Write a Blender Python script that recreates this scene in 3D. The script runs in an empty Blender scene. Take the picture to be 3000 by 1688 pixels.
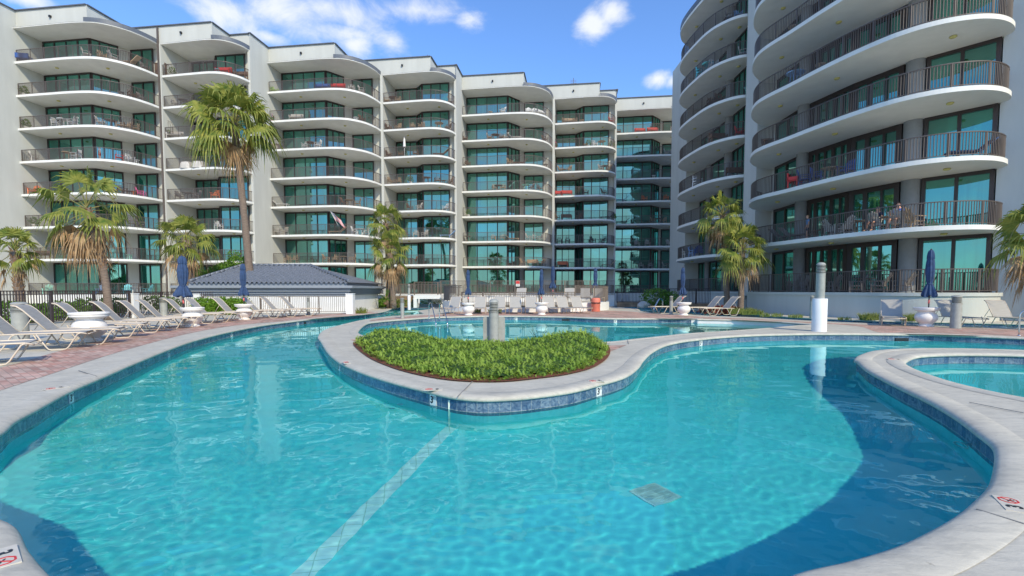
import bpy, bmesh, math, random
from mathutils import Vector, Matrix, noise
R = math.radians
rnd = random.Random(7)
scene = bpy.context.scene
COL = scene.collection

# ------------------------------------------------------------------ camera
F = 3000 * 17 / 36; CX = 1500; HOR = 850; TH = math.atan(0.0535); CY = HOR + F * math.tan(TH); CH = 1.42
cd = bpy.data.cameras.new('camera'); cam = bpy.data.objects.new('camera', cd); COL.objects.link(cam)
cd.lens = 17; cd.sensor_width = 36; cd.clip_end = 2000; cd.clip_start = 0.05
cam.location = (0, 0, CH); cam.rotation_euler = (math.pi / 2 - TH, 0, 0)
cd.shift_y = (CY - 844) / 3000
scene.camera = cam

# ------------------------------------------------------------------ world, sun, exposure
SUN_H = Vector((.470, -.8827)); SUN_EL = R(36.5)
SUND = Vector((SUN_H.x * math.cos(SUN_EL), SUN_H.y * math.cos(SUN_EL), math.sin(SUN_EL)))
w = bpy.data.worlds.new('World'); scene.world = w; w.use_nodes = True
nt = w.node_tree; nt.nodes.clear()
def N(t, k, **kw):
    n = t.nodes.new(k)
    for a, v in kw.items(): setattr(n, a, v)
    return n
def pixdir(px, py):
    u = (px - CX) / F; v = (CY - py) / F
    return Vector((u, math.cos(TH) + v * math.sin(TH), -math.sin(TH) + v * math.cos(TH))).normalized()
sky = N(nt, 'ShaderNodeTexSky', sky_type='NISHITA', sun_disc=False, sun_elevation=SUN_EL, sun_rotation=math.atan2(SUN_H.x, SUN_H.y))
sky.altitude = 0; sky.air_density = 1.0; sky.dust_density = .3; sky.ozone_density = 2.5
tc = N(nt, 'ShaderNodeTexCoord')
gam = N(nt, 'ShaderNodeMix', data_type='RGBA', blend_type='MULTIPLY'); gam.inputs[0].default_value = 1
gam.inputs[7].default_value = (1.28, 1.68, 2.2, 1)
nt.links.new(sky.outputs[0], gam.inputs[6])
def vm(op, a, b=None):
    n = N(nt, 'ShaderNodeVectorMath', operation=op)
    for i, s in enumerate((a, b)):
        if s is None: continue
        if hasattr(s, 'is_output'): nt.links.new(s, n.inputs[i])
        else: n.inputs[i].default_value = s
    return n.outputs['Value' if op in ('LENGTH', 'DOT_PRODUCT') else 'Vector']
def mt(op, a, b=None, clamp=False):
    n = N(nt, 'ShaderNodeMath', operation=op); n.use_clamp = clamp
    for i, s in enumerate((a, b)):
        if s is None: continue
        if hasattr(s, 'is_output'): nt.links.new(s, n.inputs[i])
        else: n.inputs[i].default_value = s
    return n.outputs[0]
D = tc.outputs['Generated']
mask = None
for px, py, rx, rz in [(640, 25, 150, 55), (830, 40, 170, 60), (1020, 40, 170, 52), (1230, 30, 150, 40), (1370, 62, 60, 26), (1000, 95, 110, 34),
                       (1040, 128, 70, 34), (1150, 122, 70, 36), (1790, 30, 58, 42), (1742, 75, 55, 52), (1925, 232, 42, 22), (1985, 236, 36, 18), (75, -6, 60, 18), (790, 112, 60, 22)]:
    c = pixdir(px, py)
    df = vm('SUBTRACT', D, tuple(c))
    sc = vm('MULTIPLY', df, (F / rx, F / rx, F / rz))
    m = mt('SUBTRACT', 1.0, vm('LENGTH', sc))
    mask = m if mask is None else mt('MAXIMUM', mask, m)
back = mt('MULTIPLY', mt('SUBTRACT', mt('MULTIPLY', vm('DOT_PRODUCT', D, (0, -1, 0)), 1.2), mt('ABSOLUTE', vm('DOT_PRODUCT', D, (0, 0, 1.6)))), 1.0)  # unseen pale cloud bank behind the camera, added for the glass to reflect
mask = mt('MAXIMUM', mask, mt('SUBTRACT', back, .25))
nz = N(nt, 'ShaderNodeTexNoise'); nz.inputs['Scale'].default_value = 9; nz.inputs['Detail'].default_value = 9; nz.inputs['Roughness'].default_value = .62; nz.inputs['Distortion'].default_value = .35
mp = N(nt, 'ShaderNodeMapping'); mp.inputs['Scale'].default_value = (1, 1, 1.5); nt.links.new(D, mp.inputs[0]); nt.links.new(mp.outputs[0], nz.inputs[0])
a = mt('ADD', mask, mt('MULTIPLY', mt('SUBTRACT', nz.outputs[0], .5), 2.7))
al = N(nt, 'ShaderNodeMapRange', interpolation_type='SMOOTHSTEP'); al.inputs[1].default_value = -.02; al.inputs[2].default_value = 1.15
nt.links.new(a, al.inputs[0])
lo = mt('MULTIPLY', al.outputs[0], .93)
mx = N(nt, 'ShaderNodeMix', data_type='RGBA'); nt.links.new(lo, mx.inputs[0]); nt.links.new(gam.outputs[2], mx.inputs[6]); mx.inputs[7].default_value = (7.9, 8.2, 8.6, 1)
bg = N(nt, 'ShaderNodeBackground'); bg.inputs[1].default_value = .119
nt.links.new(mx.outputs[2], bg.inputs[0])
ow = N(nt, 'ShaderNodeOutputWorld'); nt.links.new(bg.outputs[0], ow.inputs[0])
sd = bpy.data.lights.new('sun', 'SUN'); sd.energy = 3.75; sd.angle = R(.9); sd.color = (1, .89, .66)
so = bpy.data.objects.new('sun', sd); COL.objects.link(so); sd.cycles.is_caustics_light = True; so.location = (20, -30, 40)
so.rotation_euler = SUND.to_track_quat('Z', 'Y').to_euler()
scene.view_settings.view_transform = 'Standard'; scene.view_settings.look = 'None'; scene.view_settings.exposure = 0.06; scene.view_settings.gamma = 1
scene.cycles.max_bounces = 8; scene.cycles.transparent_max_bounces = 12; scene.cycles.sample_clamp_indirect = 6
scene.cycles.caustics_reflective = False; scene.cycles.caustics_refractive = True

# ------------------------------------------------------------------ helpers
def at(px, py, z=0.0, Y=None):
    u = (px - CX) / F; v = (CY - py) / F
    d = (u, math.cos(TH) + v * math.sin(TH), -math.sin(TH) + v * math.cos(TH))
    t = (z - CH) / d[2] if Y is None else Y / d[1]
    return Vector((d[0] * t, d[1] * t, CH + d[2] * t))
def at2(px, py, z=0.0):
    p = at(px, py, z); return (p.x, p.y)
def zat(py, Y):
    return at(1500, py, 0, Y).z
def tag(o, label=None, cat=None, group=None, kind=None):
    if label: o['label'] = label
    if cat: o['category'] = cat
    if group: o['group'] = group
    if kind: o['kind'] = kind
    return o
def empty(name, loc=(0, 0, 0), rz=0, label=None, cat=None, group=None):
    o = bpy.data.objects.new(name, None); COL.objects.link(o); o.location = loc; o.rotation_euler = (0, 0, rz); o.empty_display_size = .2
    return tag(o, label, cat, group)
def copy_tree(o, parent=None):
    c = o.copy(); COL.objects.link(c); c.parent = parent
    for ch in list(o.children): copy_tree(ch, c)
    return c
class MB:
    def __init__(s): s.v = []; s.f = []; s.sm = []; s.mi = []; s.cur = 0
    def add(s, vs, fs, sm=False):
        n = len(s.v); s.v += [tuple(p) for p in vs]
        s.f += [tuple(i + n for i in f) for f in fs]; s.sm += [sm] * len(fs); s.mi += [s.cur] * len(fs); return s
    def box(s, c, d, rz=0, m=None):
        x, y, z = (k / 2 for k in d)
        P = [Vector((i * x, j * y, k * z)) for k in (-1, 1) for j in (-1, 1) for i in (-1, 1)]
        M = m or Matrix.Rotation(rz, 4, 'Z')
        P = [(M @ p) + Vector(c) for p in P]
        return s.add(P, [(0, 2, 3, 1), (4, 5, 7, 6), (0, 1, 5, 4), (2, 6, 7, 3), (0, 4, 6, 2), (1, 3, 7, 5)])
    def bar(s, a, b, w=.03, h=None):
        a = Vector(a); b = Vector(b); h = h or w; d = b - a; L = d.length
        if L < 1e-6: return s
        d /= L; up = Vector((0, 0, 1)) if abs(d.z) < .95 else Vector((1, 0, 0))
        x = d.cross(up).normalized() * w / 2; y = x.cross(d).normalized() * h / 2
        P = [p + i * x + j * y for p in (a, b) for i, j in ((-1, -1), (1, -1), (1, 1), (-1, 1))]
        return s.add(P, [(0, 1, 2, 3), (7, 6, 5, 4), (0, 4, 5, 1), (1, 5, 6, 2), (2, 6, 7, 3), (3, 7, 4, 0)])
    def tube(s, pts, r, n=7, rs=None, cap=True):
        pts = [Vector(p) for p in pts]; V = []; prev = None
        for i, p in enumerate(pts):
            d = (pts[min(i + 1, len(pts) - 1)] - pts[max(i - 1, 0)]).normalized()
            if prev is None: prev = d.orthogonal().normalized()
            x = (prev - d * prev.dot(d)).normalized(); prev = x; y = d.cross(x)
            rr = rs[i] if rs else r
            V += [p + (x * math.cos(t) + y * math.sin(t)) * rr for t in [2 * math.pi * k / n for k in range(n)]]
        Fs = [(i * n + k, i * n + (k + 1) % n, (i + 1) * n + (k + 1) % n, (i + 1) * n + k) for i in range(len(pts) - 1) for k in range(n)]
        s.add(V, Fs, True)
        if cap:
            m = len(s.v) - len(V); s.f += [tuple(m + k for k in range(n))[::-1], tuple(m + (len(pts) - 1) * n + k for k in range(n))]; s.sm += [False] * 2; s.mi += [s.cur] * 2
        return s
    def lathe(s, prof, c=(0, 0, 0), n=28, wob=None):
        V = []
        for i, (r, z) in enumerate(prof):
            for k in range(n):
                t = 2 * math.pi * k / n; q = r * (wob(t, i) if wob else 1)
                V.append((c[0] + q * math.cos(t), c[1] + q * math.sin(t), c[2] + z))
        Fs = [(i * n + k, i * n + (k + 1) % n, (i + 1) * n + (k + 1) % n, (i + 1) * n + k) for i in range(len(prof) - 1) for k in range(n)]
        return s.add(V, Fs, True)
    def prism(s, poly, z0, z1, sides=True, top=True, bottom=True, smooth=False):
        n = len(poly); n0 = len(s.v)
        ar = sum(poly[i][0] * poly[(i + 1) % n][1] - poly[(i + 1) % n][0] * poly[i][1] for i in range(n))
        if ar < 0: poly = poly[::-1]
        P = [(x, y, z0) for x, y in poly] + [(x, y, z1) for x, y in poly]
        fs = []
        if bottom: fs.append(tuple(range(n))[::-1])
        if top: fs.append(tuple(range(n, 2 * n)))
        s.add(P, fs)
        if sides: s.add(P, [(i, (i + 1) % n, n + (i + 1) % n, n + i) for i in range(n)], smooth)
        return s
    def wall(s, line, z0, z1, smooth=False):
        n = len(line); P = [(x, y, z0) for x, y in line] + [(x, y, z1) for x, y in line]
        return s.add(P, [(i, i + 1, n + i + 1, n + i) for i in range(n - 1)], smooth)
    def build(s, name, mats, parent=None, loc=(0, 0, 0)):
        me = bpy.data.meshes.new(name); me.from_pydata(s.v, [], s.f)
        if not isinstance(mats, (list, tuple)): mats = [mats]
        for m in mats: me.materials.append(m)
        me.polygons.foreach_set('use_smooth', s.sm)
        if len(mats) > 1: me.polygons.foreach_set('material_index', s.mi)
        me.update()
        o = bpy.data.objects.new(name, me); COL.objects.link(o); o.location = loc
        if parent: o.parent = parent
        return o
def catmull(pts, cyc=False, n=6):
    out = []; m = len(pts)
    for i in range(m if cyc else m - 1):
        g = lambda j: Vector(pts[j % m]) if cyc else Vector(pts[max(0, min(m - 1, j))])
        p0, p1, p2, p3 = g(i - 1), g(i), g(i + 1), g(i + 2)
        # centripetal-ish: limit tangents on uneven spacing
        d1 = (p2 - p1).length
        t1 = (p2 - p0); t2 = (p3 - p1)
        t1 = t1.normalized() * min(t1.length / 2, d1) if t1.length else t1
        t2 = t2.normalized() * min(t2.length / 2, d1) if t2.length else t2
        for k in range(n):
            t = k / n; a, b = t * t, t * t * t
            out.append(tuple((2 * b - 3 * a + 1) * p1 + (b - 2 * a + t) * t1 + (3 * a - 2 * b) * p2 + (b - a) * t2))
    if not cyc: out.append(tuple(pts[-1]))
    return out
def offset(poly, d, cyc=True):
    n = len(poly); out = []
    for i in range(n):
        a = Vector(poly[(i - 1) % n] if cyc or i else poly[0]); b = Vector(poly[(i + 1) % n] if cyc or i < n - 1 else poly[-1])
        t = b - a; t = t.normalized() if t.length else Vector((1, 0))
        out.append((poly[i][0] + t.y * d, poly[i][1] - t.x * d))
    return out
def area(p): return sum(p[i][0] * p[(i + 1) % len(p)][1] - p[(i + 1) % len(p)][0] * p[i][1] for i in range(len(p))) / 2
def resample(line, step):
    out = [Vector(line[0])]; acc = 0
    for i in range(len(line) - 1):
        a, b = Vector(line[i]), Vector(line[i + 1]); L = (b - a).length; t = step - acc
        while t <= L: out.append(a + (b - a) * (t / L)); t += step
        acc = (acc + L) % step if L else acc
        acc = L - (t - step) if L else acc
    return out
def fill(name, loops, z, mat, kind='structure', parent=None):
    cu = bpy.data.curves.new(name, 'CURVE'); cu.dimensions = '2D'; cu.fill_mode = 'BOTH'
    for lp in loops:
        sp = cu.splines.new('POLY'); sp.points.add(len(lp) - 1)
        for i, p in enumerate(lp): sp.points[i].co = (p[0], p[1], 0, 1)
        sp.use_cyclic_u = True
    tmp = bpy.data.objects.new('tmp', cu); COL.objects.link(tmp)
    bpy.context.view_layer.update()
    me = bpy.data.meshes.new_from_object(tmp.evaluated_get(bpy.context.evaluated_depsgraph_get()))
    bpy.data.objects.remove(tmp); bpy.data.curves.remove(cu)
    me.materials.clear(); me.materials.append(mat)
    bm = bmesh.new(); bm.from_mesh(me); bmesh.ops.triangulate(bm, faces=bm.faces)
    for f in bm.faces:
        if f.normal.z < 0: f.normal_flip()
    bm.to_mesh(me); bm.free()
    o = bpy.data.objects.new(name, me); COL.objects.link(o); o.location.z = z
    if kind: o['kind'] = kind
    if parent: o.parent = parent
    return o
def text_mesh(name, s, size, mat, parent, M, ext=.001, bold=False):
    cu = bpy.data.curves.new('t', 'FONT'); cu.body = s; cu.size = size; cu.align_x = 'CENTER'; cu.align_y = 'CENTER'; cu.extrude = ext
    if bold: cu.offset = size * .03
    t = bpy.data.objects.new('tmp', cu); COL.objects.link(t); bpy.context.view_layer.update()
    me = bpy.data.meshes.new_from_object(t.evaluated_get(bpy.context.evaluated_depsgraph_get())); bpy.data.objects.remove(t); bpy.data.curves.remove(cu)
    me.materials.clear(); me.materials.append(mat)
    o = bpy.data.objects.new(name, me); COL.objects.link(o); o.parent = parent; o.matrix_local = M
    return o

# ------------------------------------------------------------------ materials
MAT = {}
def pmat(name, col, rough=.6, var=0, vscale=4, metal=0, spec=.5, bump=0, bscale=60, col2=None, stretch=(1, 1, 1), detail=5, coords='Object', thr=None, trans=0):
    m = bpy.data.materials.new(name); m.use_nodes = True; t = m.node_tree; b = t.nodes['Principled BSDF']
    b.inputs['Roughness'].default_value = rough; b.inputs['Metallic'].default_value = metal; b.inputs['Specular IOR Level'].default_value = spec
    b.inputs['Base Color'].default_value = (*col, 1)
    tcn = N(t, 'ShaderNodeTexCoord'); mpn = N(t, 'ShaderNodeMapping'); mpn.inputs['Scale'].default_value = stretch
    t.links.new(tcn.outputs[coords], mpn.inputs[0])
    if var or col2:
        nz = N(t, 'ShaderNodeTexNoise'); nz.inputs['Scale'].default_value = vscale; nz.inputs['Detail'].default_value = detail; nz.inputs['Roughness'].default_value = .6
        t.links.new(mpn.outputs[0], nz.inputs[0])
        rp = N(t, 'ShaderNodeValToRGB'); lo, hi = thr or (.32, .68)
        rp.color_ramp.elements[0].position = lo; rp.color_ramp.elements[1].position = hi
        c2 = col2 or tuple(min(1, c * (1 + var)) for c in col); c1 = col if col2 else tuple(c * (1 - var) for c in col)
        rp.color_ramp.elements[0].color = (*c1, 1); rp.color_ramp.elements[1].color = (*c2, 1)
        t.links.new(nz.outputs[0], rp.inputs[0]); t.links.new(rp.outputs[0], b.inputs['Base Color'])
    if bump:
        n2 = N(t, 'ShaderNodeTexNoise'); n2.inputs['Scale'].default_value = bscale; n2.inputs['Detail'].default_value = 4
        t.links.new(mpn.outputs[0], n2.inputs[0])
        bp = N(t, 'ShaderNodeBump'); bp.inputs['Strength'].default_value = bump; bp.inputs['Distance'].default_value = .02
        t.links.new(n2.outputs[0], bp.inputs['Height']); t.links.new(bp.outputs[0], b.inputs['Normal'])
    if trans:
        b.inputs['Transmission Weight'].default_value = 0
        tr = N(t, 'ShaderNodeBsdfTranslucent'); ms = N(t, 'ShaderNodeMixShader'); ms.inputs[0].default_value = trans
        o = t.nodes['Material Output']
        src = b.inputs['Base Color'].links[0].from_socket if b.inputs['Base Color'].links else None
        if src: t.links.new(src, tr.inputs[0])
        else: tr.inputs[0].default_value = (*col, 1)
        t.links.new(b.outputs[0], ms.inputs[1]); t.links.new(tr.outputs[0], ms.inputs[2]); t.links.new(ms.outputs[0], o.inputs[0])
    MAT[name] = m; return m
M = MAT
pmat('stucco', (.54, .545, .50), .85, var=.055, vscale=1.1, bump=.15, bscale=25, detail=9, stretch=(1, 1, .18))
pmat('slab', (.76, .755, .71), .8, var=.05, vscale=1.2, bump=.08, bscale=20)
pmat('rail', (.105, .085, .075), .45, var=.12, vscale=1)
pmat('fence_brown', (.15, .12, .095), .5, var=.12, vscale=2)
pmat('joint', (.24, .23, .21), .9)
pmat('darkrail', (.055, .042, .042), .5, metal=.1)
pmat('frame', (.035, .025, .025), .4)
pmat('fascia', (.11, .125, .15), .5, var=.1)
pmat('column', (.25, .265, .28), .75, var=.06)
pmat('lamp_cover', (.55, .50, .18), .5)
pmat('white', (.78, .78, .76), .6, var=.05, vscale=2)
pmat('urn', (.82, .78, .73), .55, var=.04, vscale=3, bump=.03)
pmat('bollard', (.34, .345, .31), .5, var=.14, vscale=6, bump=.03, bscale=40)
pmat('steel', (.62, .62, .62), .18, metal=1)
pmat('tan_tube', (.62, .52, .40), .35, spec=.6)
pmat('sling', (.385, .37, .34), .75, var=.10, vscale=60, stretch=(1, .06, 1), bump=.2, bscale=200)
pmat('navy', (.030, .065, .15), .8, var=.25, vscale=7, bump=.25, bscale=30)
pmat('pole', (.05, .035, .05), .4)
pmat('pinktape', (.85, .18, .16), .6)
pmat('pinkcan', (.72, .21, .14), .6, var=.08, vscale=5)
pmat('black', (.015, .015, .015), .4)
pmat('bark', (.20, .15, .115), .9, var=.35, vscale=5, stretch=(1, 1, 8), bump=.8, bscale=12)
pmat('boot', (.20, .10, .055), .9, col2=(.34, .22, .13), vscale=14, bump=.8, bscale=20)
pmat('palm_green', (.085, .16, .02), .6, col2=(.38, .37, .07), vscale=3.0, trans=.3)
pmat('palm_dead', (.32, .18, .08), .8, col2=(.56, .40, .23), vscale=3.5, trans=.2)
pmat('petiole', (.16, .20, .05), .5, col2=(.30, .22, .08), vscale=4)
pmat('juniper', (.15, .30, .028), .6, col2=(.46, .58, .09), vscale=2.6, detail=8, thr=(.3, .75), trans=.3)
pmat('hedge', (.08, .19, .015), .45, col2=(.25, .42, .04), vscale=5, trans=.25)
pmat('bush', (.06, .16, .015), .5, col2=(.19, .34, .04), vscale=2.5, trans=.25)
pmat('mulch', (.12, .035, .018), .95, col2=(.26, .09, .045), vscale=40, bump=1, bscale=50)
pmat('soil', (.05, .035, .02), .95)
pmat('redleaf', (.10, .02, .015), .6, col2=(.28, .07, .04), vscale=9)
pmat('grassy', (.07, .13, .02), .6, col2=(.26, .28, .05), vscale=8, trans=.25)
pmat('tileroof', (.12, .14, .175), .45, col2=(.20, .22, .26), vscale=7, bump=.05)
pmat('cornice', (.27, .30, .335), .6, var=.05)
pmat('wood_tan', (.42, .30, .19), .65, var=.12)
pmat('wood_dark', (.17, .10, .065), .65, var=.1)
pmat('wicker', (.23, .14, .085), .8, var=.2, vscale=40)
pmat('greywood', (.20, .18, .17), .7, var=.1)
pmat('palegrey', (.52, .49, .44), .65, var=.08)
pmat('orange', (.85, .22, .07), .5); pmat('pink', (.75, .13, .36), .5); pmat('aqua', (.13, .55, .60), .5); pmat('mint', (.35, .75, .60), .5)
pmat('red', (.55, .035, .03), .6); pmat('blue', (.03, .09, .30), .6); pmat('lightblue', (.25, .40, .62), .7); pmat('lime', (.45, .62, .25), .6)
pmat('skin', (.62, .33, .22), .6); pmat('hair', (.06, .035, .02), .8); pmat('blond', (.50, .30, .15), .8)
pmat('shirt_blue', (.02, .10, .42), .8); pmat('shirt_light', (.16, .36, .68), .8); pmat('navy_cloth', (.02, .025, .06), .8); pmat('whitecloth', (.8, .8, .8), .8)
pmat('creamtile', (.62, .57, .47), .5, var=.1, vscale=15)
pmat('ink', (.012, .016, .02), .5); pmat('marker', (.78, .78, .73), .35, var=.05, vscale=20); pmat('redink', (.65, .03, .03), .5)

def concrete():
    m = bpy.data.materials.new('concrete'); m.use_nodes = True; t = m.node_tree; b = t.nodes['Principled BSDF']; b.inputs['Roughness'].default_value = .82
    g = N(t, 'ShaderNodeNewGeometry')
    def nz(scale, det, st=(1, 1, 1), dist=0):
        mp = N(t, 'ShaderNodeMapping'); mp.inputs['Scale'].default_value = st; t.links.new(g.outputs['Position'], mp.inputs[0])
        n = N(t, 'ShaderNodeTexNoise'); n.inputs['Scale'].default_value = scale; n.inputs['Detail'].default_value = det; n.inputs['Roughness'].default_value = .65; n.inputs['Distortion'].default_value = dist
        t.links.new(mp.outputs[0], n.inputs[0]); return n.outputs[0]
    r1 = N(t, 'ShaderNodeValToRGB'); e = r1.color_ramp.elements; e[0].position = .3; e[0].color = (.47, .44, .365, 1); e[1].position = .72; e[1].color = (.61, .57, .47, 1)
    t.links.new(nz(1.3, 8), r1.inputs[0])
    r2 = N(t, 'ShaderNodeValToRGB'); e = r2.color_ramp.elements; e[0].position = .38; e[0].color = (.74, .75, .76, 1); e[1].position = .56; e[1].color = (1.08, 1.07, 1.05, 1)
    t.links.new(nz(5, 8, (1, 3.0, 1), .6), r2.inputs[0])
    mx = N(t, 'ShaderNodeMix', data_type='RGBA', blend_type='MULTIPLY'); mx.inputs[0].default_value = .5; t.links.new(r1.outputs[0], mx.inputs[6]); t.links.new(r2.outputs[0], mx.inputs[7])
    r3 = N(t, 'ShaderNodeValToRGB'); e = r3.color_ramp.elements; e[0].position = .27; e[0].color = (.35, .33, .30, 1); e[1].position = .34; e[1].color = (1, 1, 1, 1)
    t.links.new(nz(11, 4), r3.inputs[0])
    m2 = N(t, 'ShaderNodeMix', data_type='RGBA', blend_type='MULTIPLY'); m2.inputs[0].default_value = .6; t.links.new(mx.outputs[2], m2.inputs[6]); t.links.new(r3.outputs[0], m2.inputs[7])
    t.links.new(m2.outputs[2], b.inputs['Base Color'])
    bp = N(t, 'ShaderNodeBump'); bp.inputs['Strength'].default_value = .35; bp.inputs['Distance'].default_value = .01; t.links.new(nz(22, 6, (1, 2, 1)), bp.inputs['Height']); t.links.new(bp.outputs[0], b.inputs['Normal'])
    MAT['concrete'] = m
concrete()
def brickmat(name, c1, c2, mortar, bw, bh, rot, scale=1, off=.5, rough=.8, uv=False, mort=.006, bump=.3, stain=None):
    m = bpy.data.materials.new(name); m.use_nodes = True; t = m.node_tree; b = t.nodes['Principled BSDF']; b.inputs['Roughness'].default_value = rough
    if uv: src = N(t, 'ShaderNodeTexCoord').outputs['UV']
    else: src = N(t, 'ShaderNodeNewGeometry').outputs['Position']
    mp = N(t, 'ShaderNodeMapping'); mp.inputs['Rotation'].default_value = rot; t.links.new(src, mp.inputs[0])
    br = N(t, 'ShaderNodeTexBrick'); br.offset = off; br.inputs['Scale'].default_value = scale; br.inputs['Brick Width'].default_value = bw; br.inputs['Row Height'].default_value = bh
    br.inputs['Mortar Size'].default_value = mort; br.inputs['Mortar Smooth'].default_value = .1; br.inputs['Bias'].default_value = 0
    br.inputs['Color1'].default_value = (*c1, 1); br.inputs['Color2'].default_value = (*c2, 1); br.inputs['Mortar'].default_value = (*mortar, 1)
    t.links.new(mp.outputs[0], br.inputs[0])
    nz = N(t, 'ShaderNodeTexNoise'); nz.inputs['Scale'].default_value = stain[0] if stain else 2; nz.inputs['Detail'].default_value = 9; nz.inputs['Distortion'].default_value = stain[1] if stain else 0
    t.links.new(src, nz.inputs[0])
    rp = N(t, 'ShaderNodeValToRGB'); e = rp.color_ramp.elements; e[0].position = .3; e[1].position = .7; e[0].color = (*(stain[2] if stain else (.65, .65, .65)), 1); e[1].color = (*(stain[3] if stain else (1.2, 1.15, 1.1)), 1)
    t.links.new(nz.outputs[0], rp.inputs[0])
    mx = N(t, 'ShaderNodeMix', data_type='RGBA', blend_type='MULTIPLY'); mx.inputs[0].default_value = 1; t.links.new(br.outputs[0], mx.inputs[6]); t.links.new(rp.outputs[0], mx.inputs[7])
    t.links.new(mx.outputs[2], b.inputs['Base Color'])
    bp = N(t, 'ShaderNodeBump'); bp.inputs['Strength'].default_value = bump; bp.inputs['Distance'].default_value = .006; bp.invert = True; t.links.new(br.outputs['Fac'], bp.inputs['Height']); t.links.new(bp.outputs[0], b.inputs['Normal'])
    MAT[name] = m; return m
brickmat('pavers', (.47, .235, .18), (.66, .45, .36), (.36, .25, .20), .21, .105, (0, 0, R(38)), stain=(1.1, 1.2, (.60, .72, .72), (1.16, 1.12, 1.10)))
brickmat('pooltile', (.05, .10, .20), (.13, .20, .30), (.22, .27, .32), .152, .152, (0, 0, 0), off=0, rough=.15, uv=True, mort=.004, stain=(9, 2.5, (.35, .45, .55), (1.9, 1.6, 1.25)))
brickmat('blockwall', (.30, .19, .11), (.40, .27, .17), (.14, .09, .06), .40, .2, (R(90), 0, 0), mort=.008, bump=.8)

def glassmat(name, base, refl, fac):
    m = bpy.data.materials.new(name); m.use_nodes = True; t = m.node_tree; b = t.nodes['Principled BSDF']; out = t.nodes['Material Output']
    g = N(t, 'ShaderNodeNewGeometry'); mp = N(t, 'ShaderNodeMapping'); mp.inputs['Scale'].default_value = (1, 1, .015); t.links.new(g.outputs['Position'], mp.inputs[0])
    nz = N(t, 'ShaderNodeTexNoise'); nz.inputs['Scale'].default_value = 5; nz.inputs['Detail'].default_value = 3; t.links.new(mp.outputs[0], nz.inputs[0])
    mp2 = N(t, 'ShaderNodeMapping'); mp2.inputs['Scale'].default_value = (1, 1, .33); t.links.new(g.outputs['Position'], mp2.inputs[0])
    wn = N(t, 'ShaderNodeTexNoise'); wn.inputs['Scale'].default_value = .8; wn.inputs['Detail'].default_value = 0; t.links.new(mp2.outputs[0], wn.inputs[0])
    ad = N(t, 'ShaderNodeMath', operation='ADD'); t.links.new(nz.outputs[0], ad.inputs[0]); t.links.new(wn.outputs[0], ad.inputs[1])
    rp = N(t, 'ShaderNodeValToRGB'); e = rp.color_ramp.elements; e[0].position = .42; e[1].position = .58
    e[0].color = (*(c * .25 for c in base), 1); e[1].color = (*base, 1)
    hm = N(t, 'ShaderNodeMath', operation='MULTIPLY'); hm.inputs[1].default_value = .5; t.links.new(ad.outputs[0], hm.inputs[0])
    t.links.new(hm.outputs[0], rp.inputs[0]); t.links.new(rp.outputs[0], b.inputs['Base Color']); b.inputs['Roughness'].default_value = .5; b.inputs['Specular IOR Level'].default_value = 0
    gl = N(t, 'ShaderNodeBsdfGlossy'); gl.inputs['Color'].default_value = (*refl, 1); gl.inputs['Roughness'].default_value = .02
    n3 = N(t, 'ShaderNodeTexNoise'); n3.inputs['Scale'].default_value = .6; n3.inputs['Detail'].default_value = 1; t.links.new(g.outputs['Position'], n3.inputs[0])
    bp = N(t, 'ShaderNodeBump'); bp.inputs['Strength'].default_value = .05; bp.inputs['Distance'].default_value = .08; t.links.new(n3.outputs[0], bp.inputs['Height']); t.links.new(bp.outputs[0], gl.inputs['Normal'])
    lw = N(t, 'ShaderNodeFresnel'); lw.inputs[0].default_value = 1.5
    ma = N(t, 'ShaderNodeMath', operation='ADD'); ma.inputs[1].default_value = fac; ma.use_clamp = True; t.links.new(lw.outputs[0], ma.inputs[0])
    ms = N(t, 'ShaderNodeMixShader'); t.links.new(ma.outputs[0], ms.inputs[0]); t.links.new(b.outputs[0], ms.inputs[1]); t.links.new(gl.outputs[0], ms.inputs[2]); t.links.new(ms.outputs[0], out.inputs[0])
    MAT[name] = m
glassmat('pane', (.016, .165, .115), (.37, .80, .71), .34)
glassmat('pane_blue', (.012, .12, .095), (.37, .80, .72), .34)

wmt = bpy.data.materials.new('water'); wmt.use_nodes = True; t_ = wmt.node_tree; t_.nodes.remove(t_.nodes['Principled BSDF'])
gb = N(t_, 'ShaderNodeBsdfGlass'); gb.inputs['IOR'].default_value = 1.33; gb.inputs['Roughness'].default_value = 0; gb.inputs['Color'].default_value = (.62, .97, .98, 1)
t_.links.new(gb.outputs[0], t_.nodes['Material Output'].inputs[0]); M['water'] = wmt
pmat('plaster', (.20, .82, .82), .7, var=.06, vscale=1.3, detail=6)
MAT['plaster'].node_tree.nodes['Principled BSDF'].inputs['Specular IOR Level'].default_value = 0

import numpy as np
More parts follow.
